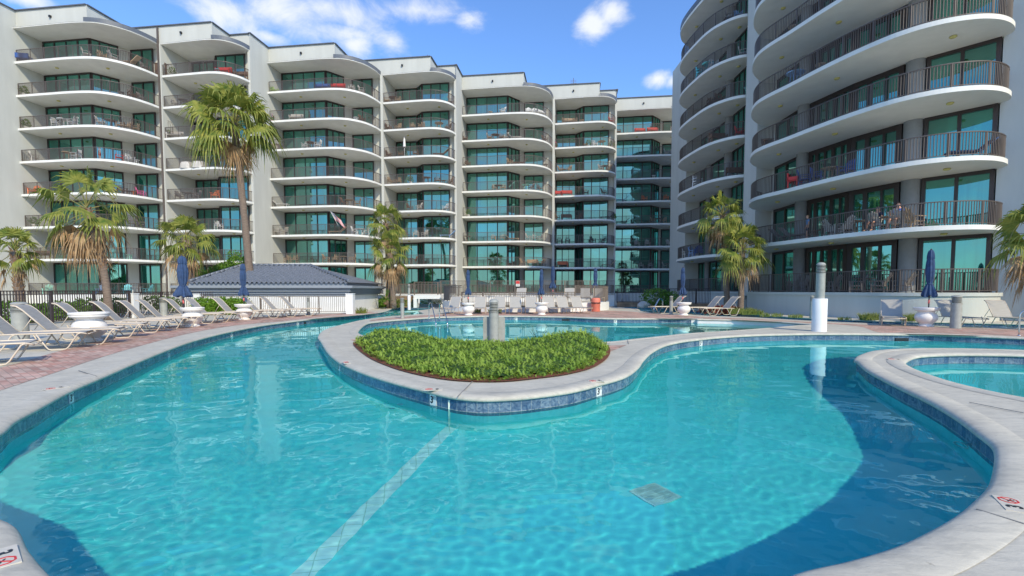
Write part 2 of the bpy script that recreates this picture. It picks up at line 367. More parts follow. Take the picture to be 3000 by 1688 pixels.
# ------------------------------------------------------------------ pools and deck (outlines traced on the ground)
WZ = -.215; FZ = -1.04
Z0 = 0.0
def tr(pts):  # (px, py, height of the traced line)
    return [at2(p[0], p[1], p[2] if len(p) > 2 else Z0) for p in pts]
P1 = tr([(0, 1481), (30, 1524), (86, 1605), (162, 1688)]) + [(-1.3, 1.75), (-.2, 1.5), (.7, 1.8)] + \
     tr([(2292, 1688), (2486, 1635), (2613, 1597), (2715, 1551), (2791, 1508), (2842, 1469), (2898, 1408)]) + \
     tr([(2906, 1378, WZ), (2857, 1327, WZ), (2791, 1271, WZ), (2715, 1220, WZ), (2613, 1164, WZ), (2537, 1118, WZ), (2507, 1088, WZ)]) + \
     tr([(2501, 1054), (2513, 1041), (2562, 1027), (2664, 1021), (2817, 1021), (3000, 1026), (3200, 1031)]) + \
     tr([(3200, 1021, WZ), (3000, 1011, WZ), (2766, 1000, WZ), (2623, 998, WZ), (2511, 997, WZ), (2358, 997, WZ), (2206, 1001, WZ), (2104, 1008, WZ), (2053, 1014, WZ), (2002, 1021, WZ), (1951, 1034, WZ), (1912, 1056, WZ),
         (1886, 1083, WZ), (1870, 1108, WZ), (1832, 1138, WZ), (1754, 1164, WZ), (1676, 1186, WZ), (1560, 1204, WZ), (1482, 1211, WZ), (1405, 1213, WZ), (1322, 1204, WZ), (1210, 1174, WZ), (1133, 1151, WZ), (1055, 1122, WZ), (993, 1090, WZ), (960, 1058, WZ), (940, 1022, WZ)]) + \
     tr([(931, 985), (950, 966), (997, 952), (1063, 937), (1136, 927.5), (1194, 923.5), (1240, 919)]) + [(-6.4, 33.0), (-6.2, 36.5)] + \
     tr([(1262, 903.5, WZ), (1229, 903.5, WZ), (1194, 905, WZ), (1165, 907, WZ), (1146, 914, WZ), (1126, 922, WZ), (1068, 932, WZ), (1000, 937, WZ), (940, 944, WZ), (873, 953, WZ), (776, 967, WZ), (679, 988, WZ), (582, 1015, WZ), (501, 1046, WZ), (388, 1098, WZ), (311, 1136, WZ), (217, 1182, WZ), (116, 1244, WZ), (50, 1285, WZ), (0, 1330, WZ)]) + [(-4.9, 4.0), (-4.6, 3.55)]
del P1[0:1]
P2 = tr([(1050, 970), (1064, 982), (1113, 990), (1200, 998), (1450, 1008), (1768, 1002), (1849, 994), (1943, 984), (2012, 977), (2100, 973, -.02), (2220, 971, -.10), (2330, 969.5, WZ)]) + \
     tr([(2375, 967.5, WZ), (2335, 961.5, WZ), (2250, 955, WZ), (2150, 950.5, WZ), (2060, 948.5, WZ), (2040, 948, WZ), (2038, 946.3, WZ), (1950, 946, WZ), (1803, 946, WZ), (1733, 944, WZ), (1649, 940, WZ), (1500, 937.5, WZ), (1411, 938, WZ), (1272, 942, WZ), (1194, 948, WZ), (1136, 953, WZ), (1080, 961, WZ)])
P3 = tr([(2654, 1060), (2672, 1075), (2715, 1093), (2791, 1118), (2893, 1143), (3000, 1164), (3300, 1215)]) + tr([(3600, 1150, WZ), (3300, 1085, WZ), (3000, 1068, WZ), (2868, 1065, WZ), (2766, 1066, WZ), (2690, 1072, WZ)])
P4 = tr([(1790, 897), (1830, 902), (1868, 905), (1880, 912), (1910, 916), (1960, 918), (2020, 921), (2084, 926), (2199, 930), (2300, 936), (2412, 942), (2600, 950), (2750, 955), (3000, 963), (3300, 969)]) + \
     tr([(3300, 958), (3000, 949), (2800, 944), (2600, 940), (2391, 932), (2284, 926), (2199, 919.5), (2084, 912), (2020, 906), (1960, 900), (1900, 895.5), (1830, 893.5)])
def smooth_loop(p, n=5):
    q = catmull(p, True, n); out = [q[0]]
    for a in q[1:]:
        if (Vector(a) - Vector(out[-1])).length > .02: out.append(a)
    if area(out) < 0: out = out[::-1]
    return out
POOLS = [smooth_loop(P1, 6), smooth_loop(P2), smooth_loop(P3), smooth_loop(P4)]
big = [(-300, -60), (300, -60), (300, 400), (-300, 400)]
hole = lambda p: offset(p, .12)  # +d is outside for a counter-clockwise loop
deck = fill('pool_deck', [big] + [hole(p) for p in POOLS], 0, M['concrete'])
pf = MB(); pf.add([(-30, -3, FZ), (60, -3, FZ), (60, 60, FZ), (-30, 60, FZ)], [(0, 1, 2, 3)]); tag(pf.build('pool_floor', M['plaster']), kind='structure')
for i, p in enumerate(POOLS):
    amp = (1, .35, .6, .35)[i]; pq = offset(p, .045); wp = np.array(pq)
    x0, y0 = wp.min(0) - .1; x1, y1 = wp.max(0) + .1; rows = [y0]
    while rows[-1] < y1: rows.append(rows[-1] + .018 + .0085 * max(0, rows[-1] - 2))
    s0 = min(x0 / (y + 2) for y in rows); s1 = max(x1 / (y + 2) for y in rows); nc = int((s1 - s0) / .0037)
    ss = np.linspace(s0, s1, nc); GX = ss[None, :] * (np.array(rows)[:, None] + 2); GY = np.repeat(np.array(rows)[:, None], nc, 1)
    ins = np.zeros(GX.shape, bool); m_ = len(wp)
    for q in range(m_):
        xa, ya = wp[q]; xb, yb = wp[(q + 1) % m_]
        if ya == yb: continue
        ins ^= ((ya > GY) != (yb > GY)) & (GX < (xb - xa) * (GY - ya) / (yb - ya) + xa)
    ins2 = ins.copy(); ins2[1:] |= ins[:-1]; ins2[:-1] |= ins[1:]; ins2[:, 1:] |= ins[:, :-1]; ins2[:, :-1] |= ins[:, 1:]
    idx = -np.ones(GX.shape, int); jj, ii = np.nonzero(ins2); idx[jj, ii] = np.arange(len(jj)); V = []
    for x, y in zip(GX[jj, ii], GY[jj, ii]):
        fine = max(0, 1 - y / 16)
        V.append((x, y, amp * (.0042 * noise.noise(Vector((x * 1.6, y * 1.9, i))) + .0013 * noise.noise(Vector((x * 4.2 + .5 * y, y * 5.0, 5))) + fine * .0012 * noise.noise(Vector((x * 11, y * 12, 9))))))
    A = idx[:-1, :-1]; B_ = idx[:-1, 1:]; C_ = idx[1:, 1:]; D_ = idx[1:, :-1]; ok = (A >= 0) & (B_ >= 0) & (C_ >= 0) & (D_ >= 0)
    wmb = MB(); wmb.add(V, list(zip(A[ok].tolist(), B_[ok].tolist(), C_[ok].tolist(), D_[ok].tolist())), True)
    o = tag(wmb.build('water', M['water'], loc=(0, 0, WZ)), kind='structure'); o.cycles.is_caustics_caster = True
    # rounded coping lip
    prof = [(.30, .004), (.28, .014), (.10, .016), (.045, .008), (.014, -.008), (.001, -.026), (.003, -.048), (.02, -.062), (.055, -.066)]
    cb = MB(); n = len(p); V = []
    for d, z in prof: V += [(x, y, z) for x, y in offset(p, d)]
    Fs = [(r * n + k, r * n + (k + 1) % n, (r + 1) * n + (k + 1) % n, (r + 1) * n + k) for r in range(len(prof) - 1) for k in range(n)]
    cb.add(V, [f[::-1] for f in Fs], True)
    tag(cb.build('pool_coping', M['concrete']), kind='structure')
    # waterline tile band and plaster wall
    wl = offset(p, .05); me_v = []; me_f = []; uv = []; L = 0
    tb = MB(); acc = [0]
    for k in range(n): acc.append(acc[-1] + (Vector(wl[k]) - Vector(wl[(k + 1) % n])).length)
    beach = [False] * n
    if i == 1:
        e0 = Vector(at2(2040, 947.5, WZ)); e1 = Vector(at2(2375, 967.5))
        for k in range(n):
            x, y = wl[k]
            if x > e0.x - .05 and y > 15.5: beach[k] = True
    for k in range(n):
        a, b = wl[k], wl[(k + 1) % n]
        if beach[k]: continue
        tb.add([(a[0], a[1], -.364), (b[0], b[1], -.364), (b[0], b[1], -.06), (a[0], a[1], -.06)], [(0, 1, 2, 3)]); uv += [(acc[k], -.0), (acc[k + 1], -.0), (acc[k + 1], 0.304), (acc[k], 0.304)]
    o = tb.build('waterline_tiles', M['pooltile']); ul = o.data.uv_layers.new()
    for q, c in enumerate(uv): ul.data[q].uv = c
    tag(o, kind='structure')
    pw = MB(); V = [(x, y, FZ) for x, y in wl] + [(x, y, -.25) for x, y in offset(p, .055)]
    pw.add(V, [(k, (k + 1) % n, n + (k + 1) % n, n + k) for k in range(n)])
    pw.add([(x, y, -.25) for x, y in wl] + [(x, y, -.05) for x, y in wl], [(k, (k + 1) % n, n + (k + 1) % n, n + k) for k in range(n) if beach[k]])
    pw.mi = [1 if q >= n and i == 1 else 0 for q in range(len(pw.f))]
    tag(pw.build('pool_wall', [M['plaster'], M['white']]), kind='structure')

# brick paving laid into the deck
def patch(name, pts, mat, z=.005, sm=True):
    q = [at2(x, y) if x > -900 else y for x, y in pts]
    if sm: q = catmull(q, True, 4)
    return fill(name, [q], z, mat)
patch('brick_paving', [(-250, 1240), (0, 1145), (150, 1096), (350, 1031), (560, 976), (700, 953), (900, 936), (1040, 925), (1110, 917), (1060, 913), (1010, 918), (900, 923), (700, 933), (560, 949), (420, 970), (300, 997), (150, 1036), (0, 1078), (-300, 1128)], M['pavers'])
patch('brick_paving', [(1300, 926.5), (1380, 925.5), (1500, 924.5), (1640, 926.5), (1800, 931), (1960, 934), (2060, 934), (2300, 944), (2440, 950), (2520, 957), (2556, 969), (2600, 977), (2750, 981), (2900, 985), (3050, 987), (3300, 990), (3300, 974), (3000, 967), (2750, 959), (2600, 954), (2412, 946), (2199, 934), (2084, 930), (1960, 922), (1890, 917), (1800, 911), (1500, 911), (1330, 915)], M['pavers'])
patch('brick_paving', [(1085, 941), (1180, 935), (1290, 927), (1300, 922), (1245, 924), (1175, 929), (1110, 935)], M['pavers'])
patch('brick_paving', [(1026, 995), (1050, 1006), (1100, 1004), (1060, 992)], M['pavers'], sm=False)
patch('brick_paving', [(1765, 1014), (1800, 1012), (1835, 1012), (1790, 1030), (1772, 1040)], M['pavers'], sm=False)
# joints in the coping concrete
jt = MB()
for a, b in [((1340, 1166), (1385, 1120)), ((1838, 996), (1842, 1009)), ((2860, 1498), (3000, 1542)), ((2840, 1182), (3000, 1214)), ((284, 1105), (230, 1088))]:
    pa, pb = at(*a, .0), at(*b, .0); jt.bar(pa + Vector((0, 0, .015)), pb + Vector((0, 0, .015)), .012, .006)
tag(jt.build('deck_joint', M['joint']), kind='structure')
# lane stripe of pale tile on the pool floor and up the wall
st = MB(); a = at(1318, 1198, WZ); f0 = Vector((a.x + .02, a.y - .03, FZ + .004)); f1 = at(815, 1688, -.46) ; f1.z = FZ + .004
d = (f1 - f0).normalized(); f1 = f0 + d * 4.6; px_ = Vector((-d.y, d.x, 0)) * .085
st.add([f0 - px_, f1 - px_, f1 + px_, f0 + px_], [(0, 1, 2, 3)])
st.add([(f0.x - .04, f0.y + .005, FZ), (f0.x + .04, f0.y + .005, FZ), (f0.x + .04, f0.y + .005, -.09), (f0.x - .04, f0.y + .005, -.09)], [(0, 1, 2, 3)])
stripe_mat = brickmat('stripetile', (.93, .95, .90), (.88, .92, .86), (.6, .7, .6), .15, .15, (0, 0, math.atan2(d.y, d.x)), mort=.005, off=0, stain=(2, 0, (1, 1, 1), (1.1, 1.1, 1.1)))
tag(st.build('lane_stripe', stripe_mat), kind='structure')

for o in bpy.data.objects:
    if o.name.split('.')[0] in ('pool_floor', 'pool_wall', 'lane_stripe', 'waterline_tiles'): o.cycles.is_caustics_receiver = True

rmp = MB(); rmp.add([(7.2, 16.25, FZ), (12.0, 16.25, -.225), (12.0, 25.5, -.225), (7.2, 25.5, FZ)], [(0, 1, 2, 3)]); o = tag(rmp.build('beach_entry', M['concrete']), kind='structure'); o.cycles.is_caustics_receiver = True

# ------------------------------------------------------------------ buildings
K0 = 1.30   # level of the lowest terrace; storeys of 3 m
def ZK(k): return K0 + 3 * k
TOP = ZK(8)
def rail_mb(line, step=.115, h=1.05, post=1.5, zb=0):
    mb = MB()
    for i in range(len(line) - 1):
        a, b = line[i], line[i + 1]
        mb.bar((a[0], a[1], zb + h), (b[0], b[1], zb + h), .055, .045); mb.bar((a[0], a[1], zb + .09), (b[0], b[1], zb + .09), .035, .03)
    for p in resample(line, step): mb.bar((p[0], p[1], zb + .09), (p[0], p[1], zb + h), .026, .026)
    for p in resample(line, post) + [Vector(line[-1])]: mb.bar((p[0], p[1], zb), (p[0], p[1], zb + h), .05, .05)
    return mb
def glazing(parent, loc, segs, z0, z1, mat=None, name='window', fw=.075, thick=.09):
    """segs: list of ((a,b),(a,b),panes); one window frame with its glass"""
    fr = MB(); gl = MB()
    for a, b, n in segs:
        a = Vector(a); b = Vector(b); d = b - a; L = d.length; d = d.normalized(); nr = Vector((d.y, -d.x))
        P = lambda s, o: (a + d * s + nr * o)
        for z in (z0 + fw / 2, z1 - fw * .9):
            p, q = P(0, .03), P(L, .03); fr.bar((p.x, p.y, z), (q.x, q.y, z), thick, fw if z < z1 - 1 else fw * 1.8)
        for i in range(n + 1):
            s = L * i / n; wdt = fw * 1.7 if i in (0, n) else (fw * 1.5 if i % 2 else fw * .8)
            s = min(max(s, wdt / 2), L - wdt / 2); p = P(s, .03)
            fr.bar((p.x, p.y, z0), (p.x, p.y, z1), thick * .9, wdt) if False else fr.add(*boxv(p, d, nr, wdt, thick * .96, z0 + .004, z1 - .004))
        p, q = P(.02, .015), P(L - .02, .015)
        gl.add([(p.x, p.y, z0 + .02), (q.x, q.y, z0 + .02), (q.x, q.y, z1 - .02), (p.x, p.y, z1 - .02)], [(0, 1, 2, 3)])
    f = fr.build(name, M['frame'], parent, loc); g = gl.build('pane', mat or M['pane'], f)
    return f
def boxv(p, d, nr, wd, th, z0, z1):
    P = []
    for z in (z0, z1):
        for i, j in ((-1, -1), (1, -1), (1, 1), (-1, 1)):
            q = p + d * (i * wd / 2) + nr * (j * th / 2); P.append((q.x, q.y, z))
    return P, [(3, 2, 1, 0), (4, 5, 6, 7), (0, 1, 5, 4), (1, 2, 6, 5), (2, 3, 7, 6), (3, 0, 4, 7)]
def dup(o, parent, dz=0, dxy=(0, 0)):
    c = o.copy(); COL.objects.link(c); c.parent = parent; c.location = (o.location.x + dxy[0], o.location.y + dxy[1], o.location.z + dz)
    for ch in o.children:
        g = ch.copy(); COL.objects.link(g); g.parent = c
    return c
LA = R(-7.5); LA_ = (math.cos(LA), math.sin(LA)); LB_ = (-math.sin(LA), math.cos(LA))
def lw(a, b): return (a * LA_[0] + b * LB_[0], a * LA_[1] + b * LB_[1])
ORG = [Vector((-45.5 + 19.75 * i, 45.4 + 6.77 * i)) for i in range(4)]
LB = empty('apartment_building', (-45.5, 45.4, 0), label='long white stepped apartment building with seven bays of curved balconies, behind the left bank', cat='apartment building')
S1C = catmull([(0, 0), (3.5, -.08), (5.6, -.12), (7.4, -.02), (8.5, .27), (9.35, .88), (10.05, 1.8), (10.5, 3.1), (10.66, 4.35)], n=5)
S2C = catmull([(10.92, 4.35), (13.9, 4.2), (16.2, 4.15), (17.35, 4.45), (18.1, 5.12), (18.48, 5.85), (18.64, 6.62)], n=5)
G1 = [(0.02, 2.5), (5.2, 2.45), (6.45, 4.15)]; DOOR = [(6.97, 5.0), (9.45, 5.0)]
G2 = [(10.92, 8.2), (13.55, 8.2), (14.5, 7.15), (17.75, 7.15)]
slab1 = [lw(*p) for p in S1C + [(10.66, 5.2), (6.9, 5.2), (6.4, 4.3), (5.1, 2.7), (0, 2.7)]]
slab2 = [lw(*p) for p in S2C + [(18.64, 7.3), (14.6, 7.3), (13.6, 8.4), (10.92, 8.4)]]
def inner(c, d): return offset([lw(*p) for p in c], -d, False)
rail1 = [p for p in inner(S1C, .12)]; rail2 = [p for p in inner(S2C, .12)]
rail1[0] = lw(.1, .12); rail1[-1] = lw(10.62, 4.35); rail2[0] = lw(10.95, 4.47)
wall_line = [(0.0, -2.72), (0.0, 2.55), (5.25, 2.55), (6.5, 4.2), (6.97, 5.08), (10.62, 5.08), (10.62, 4.3), (10.9, 4.3), (10.9, 8.28), (13.6, 8.28), (14.55, 7.23), (18.45, 7.23), (18.45, 6.56), (18.705, 6.56)]
def lamp_mb():
    return MB().lathe([(.001, 0), (.13, -.005), (.15, -.04), (.11, -.085), (.001, -.1)], n=12)
lampmesh = None
def add_lamp(parent, x, y, z):
    global lampmesh
    if lampmesh is None:
        o = lamp_mb().build('ceiling_light', M['lamp_cover'], parent, (x, y, z)); lampmesh = o.data
    else:
        o = bpy.data.objects.new('ceiling_light', lampmesh); COL.objects.link(o); o.parent = parent; o.location = (x, y, z)
    return o
protos = {}
for i, og in enumerate(ORG):
    off = og - ORG[0]
    k0s = 0
    # walls, floor by floor continuous
    mb = MB(); mb.wall([lw(*p) for p in wall_line], 0, TOP); wobj = mb.build('wall', M['stucco'], LB, (off.x, off.y, 0))
    # parapets and roof
    pz = 26.9
    par = MB(); L = [(0.0, .3), (7.4, .3), (7.4, 4.35), (16.4, 4.35), (16.4, 6.75), (18.705, 6.75)]
    par.wall([lw(*p) for p in L], TOP, pz); par.wall([lw(0, -2.72), lw(0, .3)], TOP, pz)
    par.prism([lw(*p) for p in [(0, .3), (7.4, .3), (7.4, 4.35), (16.4, 4.35), (16.4, 6.75), (18.7, 6.75), (18.7, 14), (0, 14)]], TOP + .01, pz - .12, sides=False, bottom=False)
    pw_ = par.build('parapet', M['stucco'], LB, (off.x, off.y, 0))
    cp = MB(); LL = [(0, -2.75)] + L
    for q in range(len(LL) - 1):
        p0, p1 = lw(*LL[q]), lw(*LL[q + 1]); cp.bar((p0[0], p0[1], pz + .05 + .002 * (q % 2)), (p1[0], p1[1], pz + .05 + .002 * (q % 2)), .26, .09)
    cp.build('roof_edge', M['fascia'], pw_)
    # scuppers
    sc_ = MB()
    for (aa, bb) in ((3.7, .28), (13.2, 4.33)):
        x, y = lw(aa, bb); sc_.box((x, y, TOP + .85), (.16, .3, .18), LA)
    sc_.build('scupper', M['black'], pw_)
    # canopy over the top balconies
    for poly, crv, sel in ((slab1, S1C, 7.4), (slab2, S2C, 16.4)):
        cm = MB(); cm.prism(poly, TOP - .06, TOP + .0); co = cm.build('canopy', M['slab'], LB, (off.x, off.y, 0))
        fm = MB(); fl = [lw(*p) for p in crv if p[0] >= sel - .1]
        o1 = offset(fl, .04, False); n = len(o1); o2 = offset(fl, -.25, False)
        fm.add([(x, y, TOP + .02) for x, y in o1] + [(x, y, TOP + .38) for x, y in o1] + [(x, y, TOP + .40) for x, y in o2],
               [(q, q + 1, n + q + 1, n + q) for q in range(n - 1)] + [(n + q, n + q + 1, 2 * n + q + 1, 2 * n + q) for q in range(n - 1)])
        fm.build('fascia', M['fascia'], co)
        cr = MB(); cr.prism(poly, TOP + .015, TOP + .02, sides=False, bottom=False); cr.build('roof', M['fascia'], co)
    for k in range(0, 8):
        z = ZK(k) - (.3 if k == 0 else 0); gz1 = ZK(k + 1) - .24 - z if k < 7 else TOP - .06 - z
        if i == 0 and k in (0, 1, 7) or i == 0 and k == 2: pass
        key = ('b', k)
        dz = z
        if i == 0:
            th = .2 if k else 1.0
            s1 = MB(); s1.prism(slab1, -th, 0); b1 = s1.build('balcony', M['slab'], LB, (off.x, off.y, z)); rail_mb(rail1).build('railing', M['rail'], b1)
            s2 = MB(); s2.prism(slab2, -th, 0); b2 = s2.build('balcony', M['slab'], LB, (off.x, off.y, z)); rail_mb(rail2).build('railing', M['rail'], b2)
            if k > 0:
                for (aa, bb) in ((3.0, 1.2), (7.6, 1.9)): x, y = lw(aa, bb); add_lamp(b1, x, y, -th - .001)
                for (aa, bb) in ((13.2, 5.9), (16.9, 5.9)): x, y = lw(aa, bb); add_lamp(b2, x, y, -th - .001)
            w1 = glazing(LB, (off.x, off.y, z), [(lw(*G1[0]), lw(*G1[1]), 4), (lw(*G1[1]), lw(*G1[2]), 3)], .02, gz1)
            w2 = glazing(LB, (off.x, off.y, z), [(lw(*DOOR[0]), lw(*DOOR[1]), 2)], .02, gz1, name='glass_door')
            w3 = glazing(LB, (off.x, off.y, z), [(lw(*G2[0]), lw(*G2[1]), 3), (lw(*G2[1]), lw(*G2[2]), 2), (lw(*G2[2]), lw(*G2[3]), 3)], .02, gz1, mat=M['pane_blue'] if k < 5 else None)
            protos[k] = (b1, b2, w1, w2, w3)
        else:
            for p in protos[k]: dup(p, LB, 0, (off.x, off.y))
    if i == 0: ENDX = lw(0, 0)
# downpipe between the first two bays
x, y = lw(10.72, 4.24); dp = MB(); dp.bar((x, y, .3), (x, y, 26.8), .16, .12); dp.build('downpipe', M['rail'], LB)
# flank of the bay that is cut off by the left edge
fl = MB(); fl.wall([lw(-6, -2.72), lw(0.0, -2.72)], 0, 26.9); fl.build('wall', M['stucco'], LB)

# ---- right building, two curved wings
def curved_wing(parent, curve, back, ks, tip_rail=None, name='balcony'):
    cc = catmull(curve, n=5); poly = cc + back
    rl = offset(cc, -.12, False)
    if area(poly) < 0: rl = offset(cc, .12, False)
    first = None
    for k in ks:
        z = ZK(k)
        if first is None or k == 0:
            s = MB()
            if k == 0: s.prism(poly, -z, -.16); s.prism(offset(cc, (.07 if area(poly) > 0 else -.07), False) + back, -.159, 0)
            else: s.prism(poly, -.21, 0)
            b = s.build(name if k else 'terrace', M['slab' if k else 'stucco'], parent, (0, 0, z)); rail_mb(rl, h=1.06).build('railing', M['rail'], b)
            if k: first = b
        else:
            b = dup(first, parent, z - first.location.z)
    return cc, poly, rl
RB = empty('apartment_building', (22, 30, 0), label='tall pale apartment building with long curved balconies, towering over the right side', cat='apartment building')
def rel(pts): return [(x - 22, y - 30) for x, y in pts]
R1C = [(17.75, 35.05), (17.2, 34.6), (16.75, 34.15), (16.2, 33.4), (15.65, 32.2), (15.42, 31.1), (15.55, 30.0), (15.95, 28.6), (16.45, 26.5), (17.0, 24.7), (17.65, 23.2), (18.3, 22.35), (19.1, 21.78), (20.1, 21.48), (20.95, 21.5), (21.7, 21.74), (22.3, 22.1), (22.68, 22.5), (22.72, 22.85)]
R1B = [(23.5, 23.5), (21.5, 25.6), (20.2, 28.2), (19.3, 31.5), (19.3, 35.3)]
cc1, poly1, rl1 = curved_wing(RB, rel(R1C), rel(R1B), [1, 0, 2, 3, 4, 5, 6, 7])
R2C = [(16.9, 48.2), (16.2, 47.4), (15.72, 46.45), (15.42, 45.2), (15.38, 43.9), (15.5, 42.3), (15.72, 40.6), (16.1, 39.4), (16.75, 38.4), (17.4, 37.85), (18.2, 37.62)]
R2B = [(19.4, 37.62), (19.4, 48.6), (17.5, 48.6)]
cc2, poly2, rl2 = curved_wing(RB, rel(R2C), rel(R2B), [1, 0, 2, 3, 4, 5, 6, 7])
# glazing following the back of the balconies
r1g = [((18.66, 34.7), (18.62, 31.75), 2), ((18.78, 30.95), (19.42, 28.1), 5), ((19.42, 28.1), (20.4, 25.72), 3), ((20.9, 24.98), (22.62, 22.98), 2)]
r2g = [((18.62, 45.75), (18.62, 42.65), 2), ((18.62, 41.4), (18.58, 37.8), 4), ((18.6, 48.3), (18.6, 46.5), 2)]
for k in range(0, 8):
    z1 = 3 - .215
    sg = [(Vector(a) - Vector((22, 30)), Vector(b) - Vector((22, 30)), n) for a, b, n in r1g]
    for q, s_ in enumerate(sg):
        glazing(RB, (0, 0, ZK(k)), [s_], .01, z1, name='glass_door' if q in (0, 3) else 'window', fw=.15 if q in (1, 2) else .095, thick=.14)
    for s_ in [(Vector(a) - Vector((22, 30)), Vector(b) - Vector((22, 30)), n) for a, b, n in r2g]:
        glazing(RB, (0, 0, ZK(k)), [s_], .01, z1)
wl_ = MB(); LW = [(17.2, 48.45), (18.66, 48.45), (18.68, 37.7)]
wl_.wall(rel(LW), 0, TOP)
wl_.prism(rel([(17.55, 35.25), (17.55, 37.0), (17.75, 37.55), (19.5, 37.6), (19.5, 35.25)]), 0, TOP + 1.5)
wl_.wall(rel([(18.73, 35.25), (18.69, 31.6), (19.5, 28.1), (20.9, 25.2), (22.7, 23.04)]), 0, TOP)
wl_.prism(rel([(22.66, 22.94), (23.6, 22.35), (24.9, 21.72), (26.3, 21.3), (29, 21.0), (38, 21), (38, 24), (23.6, 24)]), 0, TOP + 2)
wl_.prism(rel([(24.05, 20.2), (28.2, 12.4), (40, 12.4), (40, 20.2)]), 0, TOP + 1)   # assumed wing out of frame, added and shaped to shade the right-edge wall
wl_.build('wall', M['stucco'], RB)
blk = MB(); blk.prism(rel([(23.6, 23.96), (38, 23.96), (38, 58), (18.8, 58), (18.8, 35.4), (20.0, 29.2), (21.5, 26)]), 0, TOP + 1.6); blk.build('roof_block', M['stucco'], RB)
colm = MB()
for (x, y, r_) in ((18.55, 31.35, .36), (20.68, 25.38, .42), (18.52, 42.0, .36), (18.6, 46.1, .3)):
    colm.lathe([(r_, 0), (r_, TOP - .2)], (x - 22, y - 30, .1), 20)
colm.build('column', M['column'], RB)
for (cv, bk) in ((R1C, R1B), (R2C, R2B)):
    c_ = catmull(rel(cv), n=5); cm = MB(); cm.prism(c_ + rel(bk), -.21, 0); co = cm.build('canopy', M['slab'], RB, (0, 0, TOP)); fm = MB(); fm.wall(offset(c_, -.03 if area(c_ + rel(bk)) < 0 else .03, False), .0, .42); fm.build('fascia', M['fascia'], co)
    cr = MB(); cr.prism(c_ + rel(bk), .4, .41, sides=False); cr.build('roof', M['fascia'], co)
for k in range(1, 9):
    for (x, y) in ((17.0, 31.3), (17.9, 27.3), (20.3, 22.9), (16.6, 44.8), (17.2, 41.0), (17.9, 39.2)):
        add_lamp(RB, x - 22, y - 30, ZK(k) - .212)

# ------------------------------------------------------------------ pool furniture
def link_copy(src, loc, rz, label, group=None):
    c = copy_tree(src); c.location = loc; c.rotation_euler = (0, 0, rz); c['label'] = label
    if group: c['group'] = group
    return c
used = set()
def place(proto, loc, rz, label, group=None, scale=None):
    k = proto.name
    if k not in used: used.add(k); o = proto; o.location = loc; o.rotation_euler = (0, 0, rz); o['label'] = label
    else: o = link_copy(proto, loc, rz, label, group)
    if group: o['group'] = group
    if scale: o.scale = (scale,) * 3
    return o
# lounger: foot at the origin, head towards -x
def make_lounger(ang, sling='sling', tube='tan_tube', name='sun_lounger'):
    t = empty(name, (0, 0, 0), 0, 'x', 'sun lounger')
    h = .36; w2 = .355; L = 1.28; B = .80; ca, sa = math.cos(ang), math.sin(ang); bx = -L
    head = lambda s: Vector((bx - s * ca, 0, h + s * sa))
    f = MB()
    for y in (-w2, w2):
        f.tube([(bx - .25, y, h - .01), (bx, y, h), (-.12, y, h), (-.03, y, h - .02), (0, y * .9, h - .04)], .016)
    f.tube([(0, -w2 * .9, h - .04), (0, w2 * .9, h - .04)], .014); f.tube([(-L * .5, -w2, h - .02), (-L * .5, w2, h - .02)], .012)
    f.build('frame', M[tube], t)
    b = MB(); cv = [head(s) + Vector((0, 0, 0)) for s in (0, .3, .6)] + [head(.72) + Vector((-.015, 0, -.01)), head(.8) + Vector((-.05, 0, -.045))]
    for y in (-w2 + .01, w2 - .01): b.tube([(p.x, y, p.z) for p in cv], .017)
    b.tube([(cv[-1].x, -w2 + .01, cv[-1].z), (cv[-1].x, w2 - .01, cv[-1].z)], .014)
    for y in (-w2 + .03, w2 - .03): b.tube([(bx - .42, y, h - .01), tuple(head(.38) + Vector((0, y, 0)))], .009)
    b.build('back_frame', M[tube], t)
    s1 = MB(); n = 8
    for pts in ([(-.05 - (L - .07) * k / n, h + .006 - .012 * math.sin(math.pi * k / n)) for k in range(n + 1)],): 
        V = [(x, y, z) for x, z in pts for y in (-w2 + .012, w2 - .012)]; s1.add(V, [(2 * k, 2 * k + 1, 2 * k + 3, 2 * k + 2) for k in range(n)], True)
        V = [(x, y, z - .012) for x, z in pts for y in (-w2 + .012, w2 - .012)]; s1.add(V, [(2 * k, 2 * k + 2, 2 * k + 3, 2 * k + 1) for k in range(n)], True)
    s1.build('seat', M[sling], t)
    s2 = MB(); up = Vector((sa, 0, ca)) * .006
    V = [tuple(p + up + Vector((0, y, 0))) for p in cv for y in (-w2 + .025, w2 - .025)]; s2.add(V, [(2 * k, 2 * k + 1, 2 * k + 3, 2 * k + 2) for k in range(len(cv) - 1)], True)
    V = [tuple(p - up + Vector((0, y, 0))) for p in cv for y in (-w2 + .025, w2 - .025)]; s2.add(V, [(2 * k, 2 * k + 2, 2 * k + 3, 2 * k + 1) for k in range(len(cv) - 1)], True)
    s2.build('backrest', M[sling], t)
    for x0, dr in ((-.10, 1), (-1.12, 1)):
        for y in (-w2 - .012, w2 + .012):
            g = MB(); P = [(x0, h - .01), (x0 - .05, h - .03), (x0 - .20, .07), (x0 - .245, .022), (x0 - .30, .014), (x0 - .47, .014), (x0 - .52, .03), (x0 - .56, .09), (x0 - .70 if x0 > -1 else x0 - .66, h - .015)]
            if x0 > -.5: P = [(-x - .72 if False else x, z) for x, z in P]
            g.tube([(x, y, z) for x, z in P], .0145); g.build('leg', M[tube], t)
    return t
LNG = make_lounger(R(50)); LNG_F = make_lounger(R(60))
def dirz(px, py): return at(px, py, 0)
ban = {}
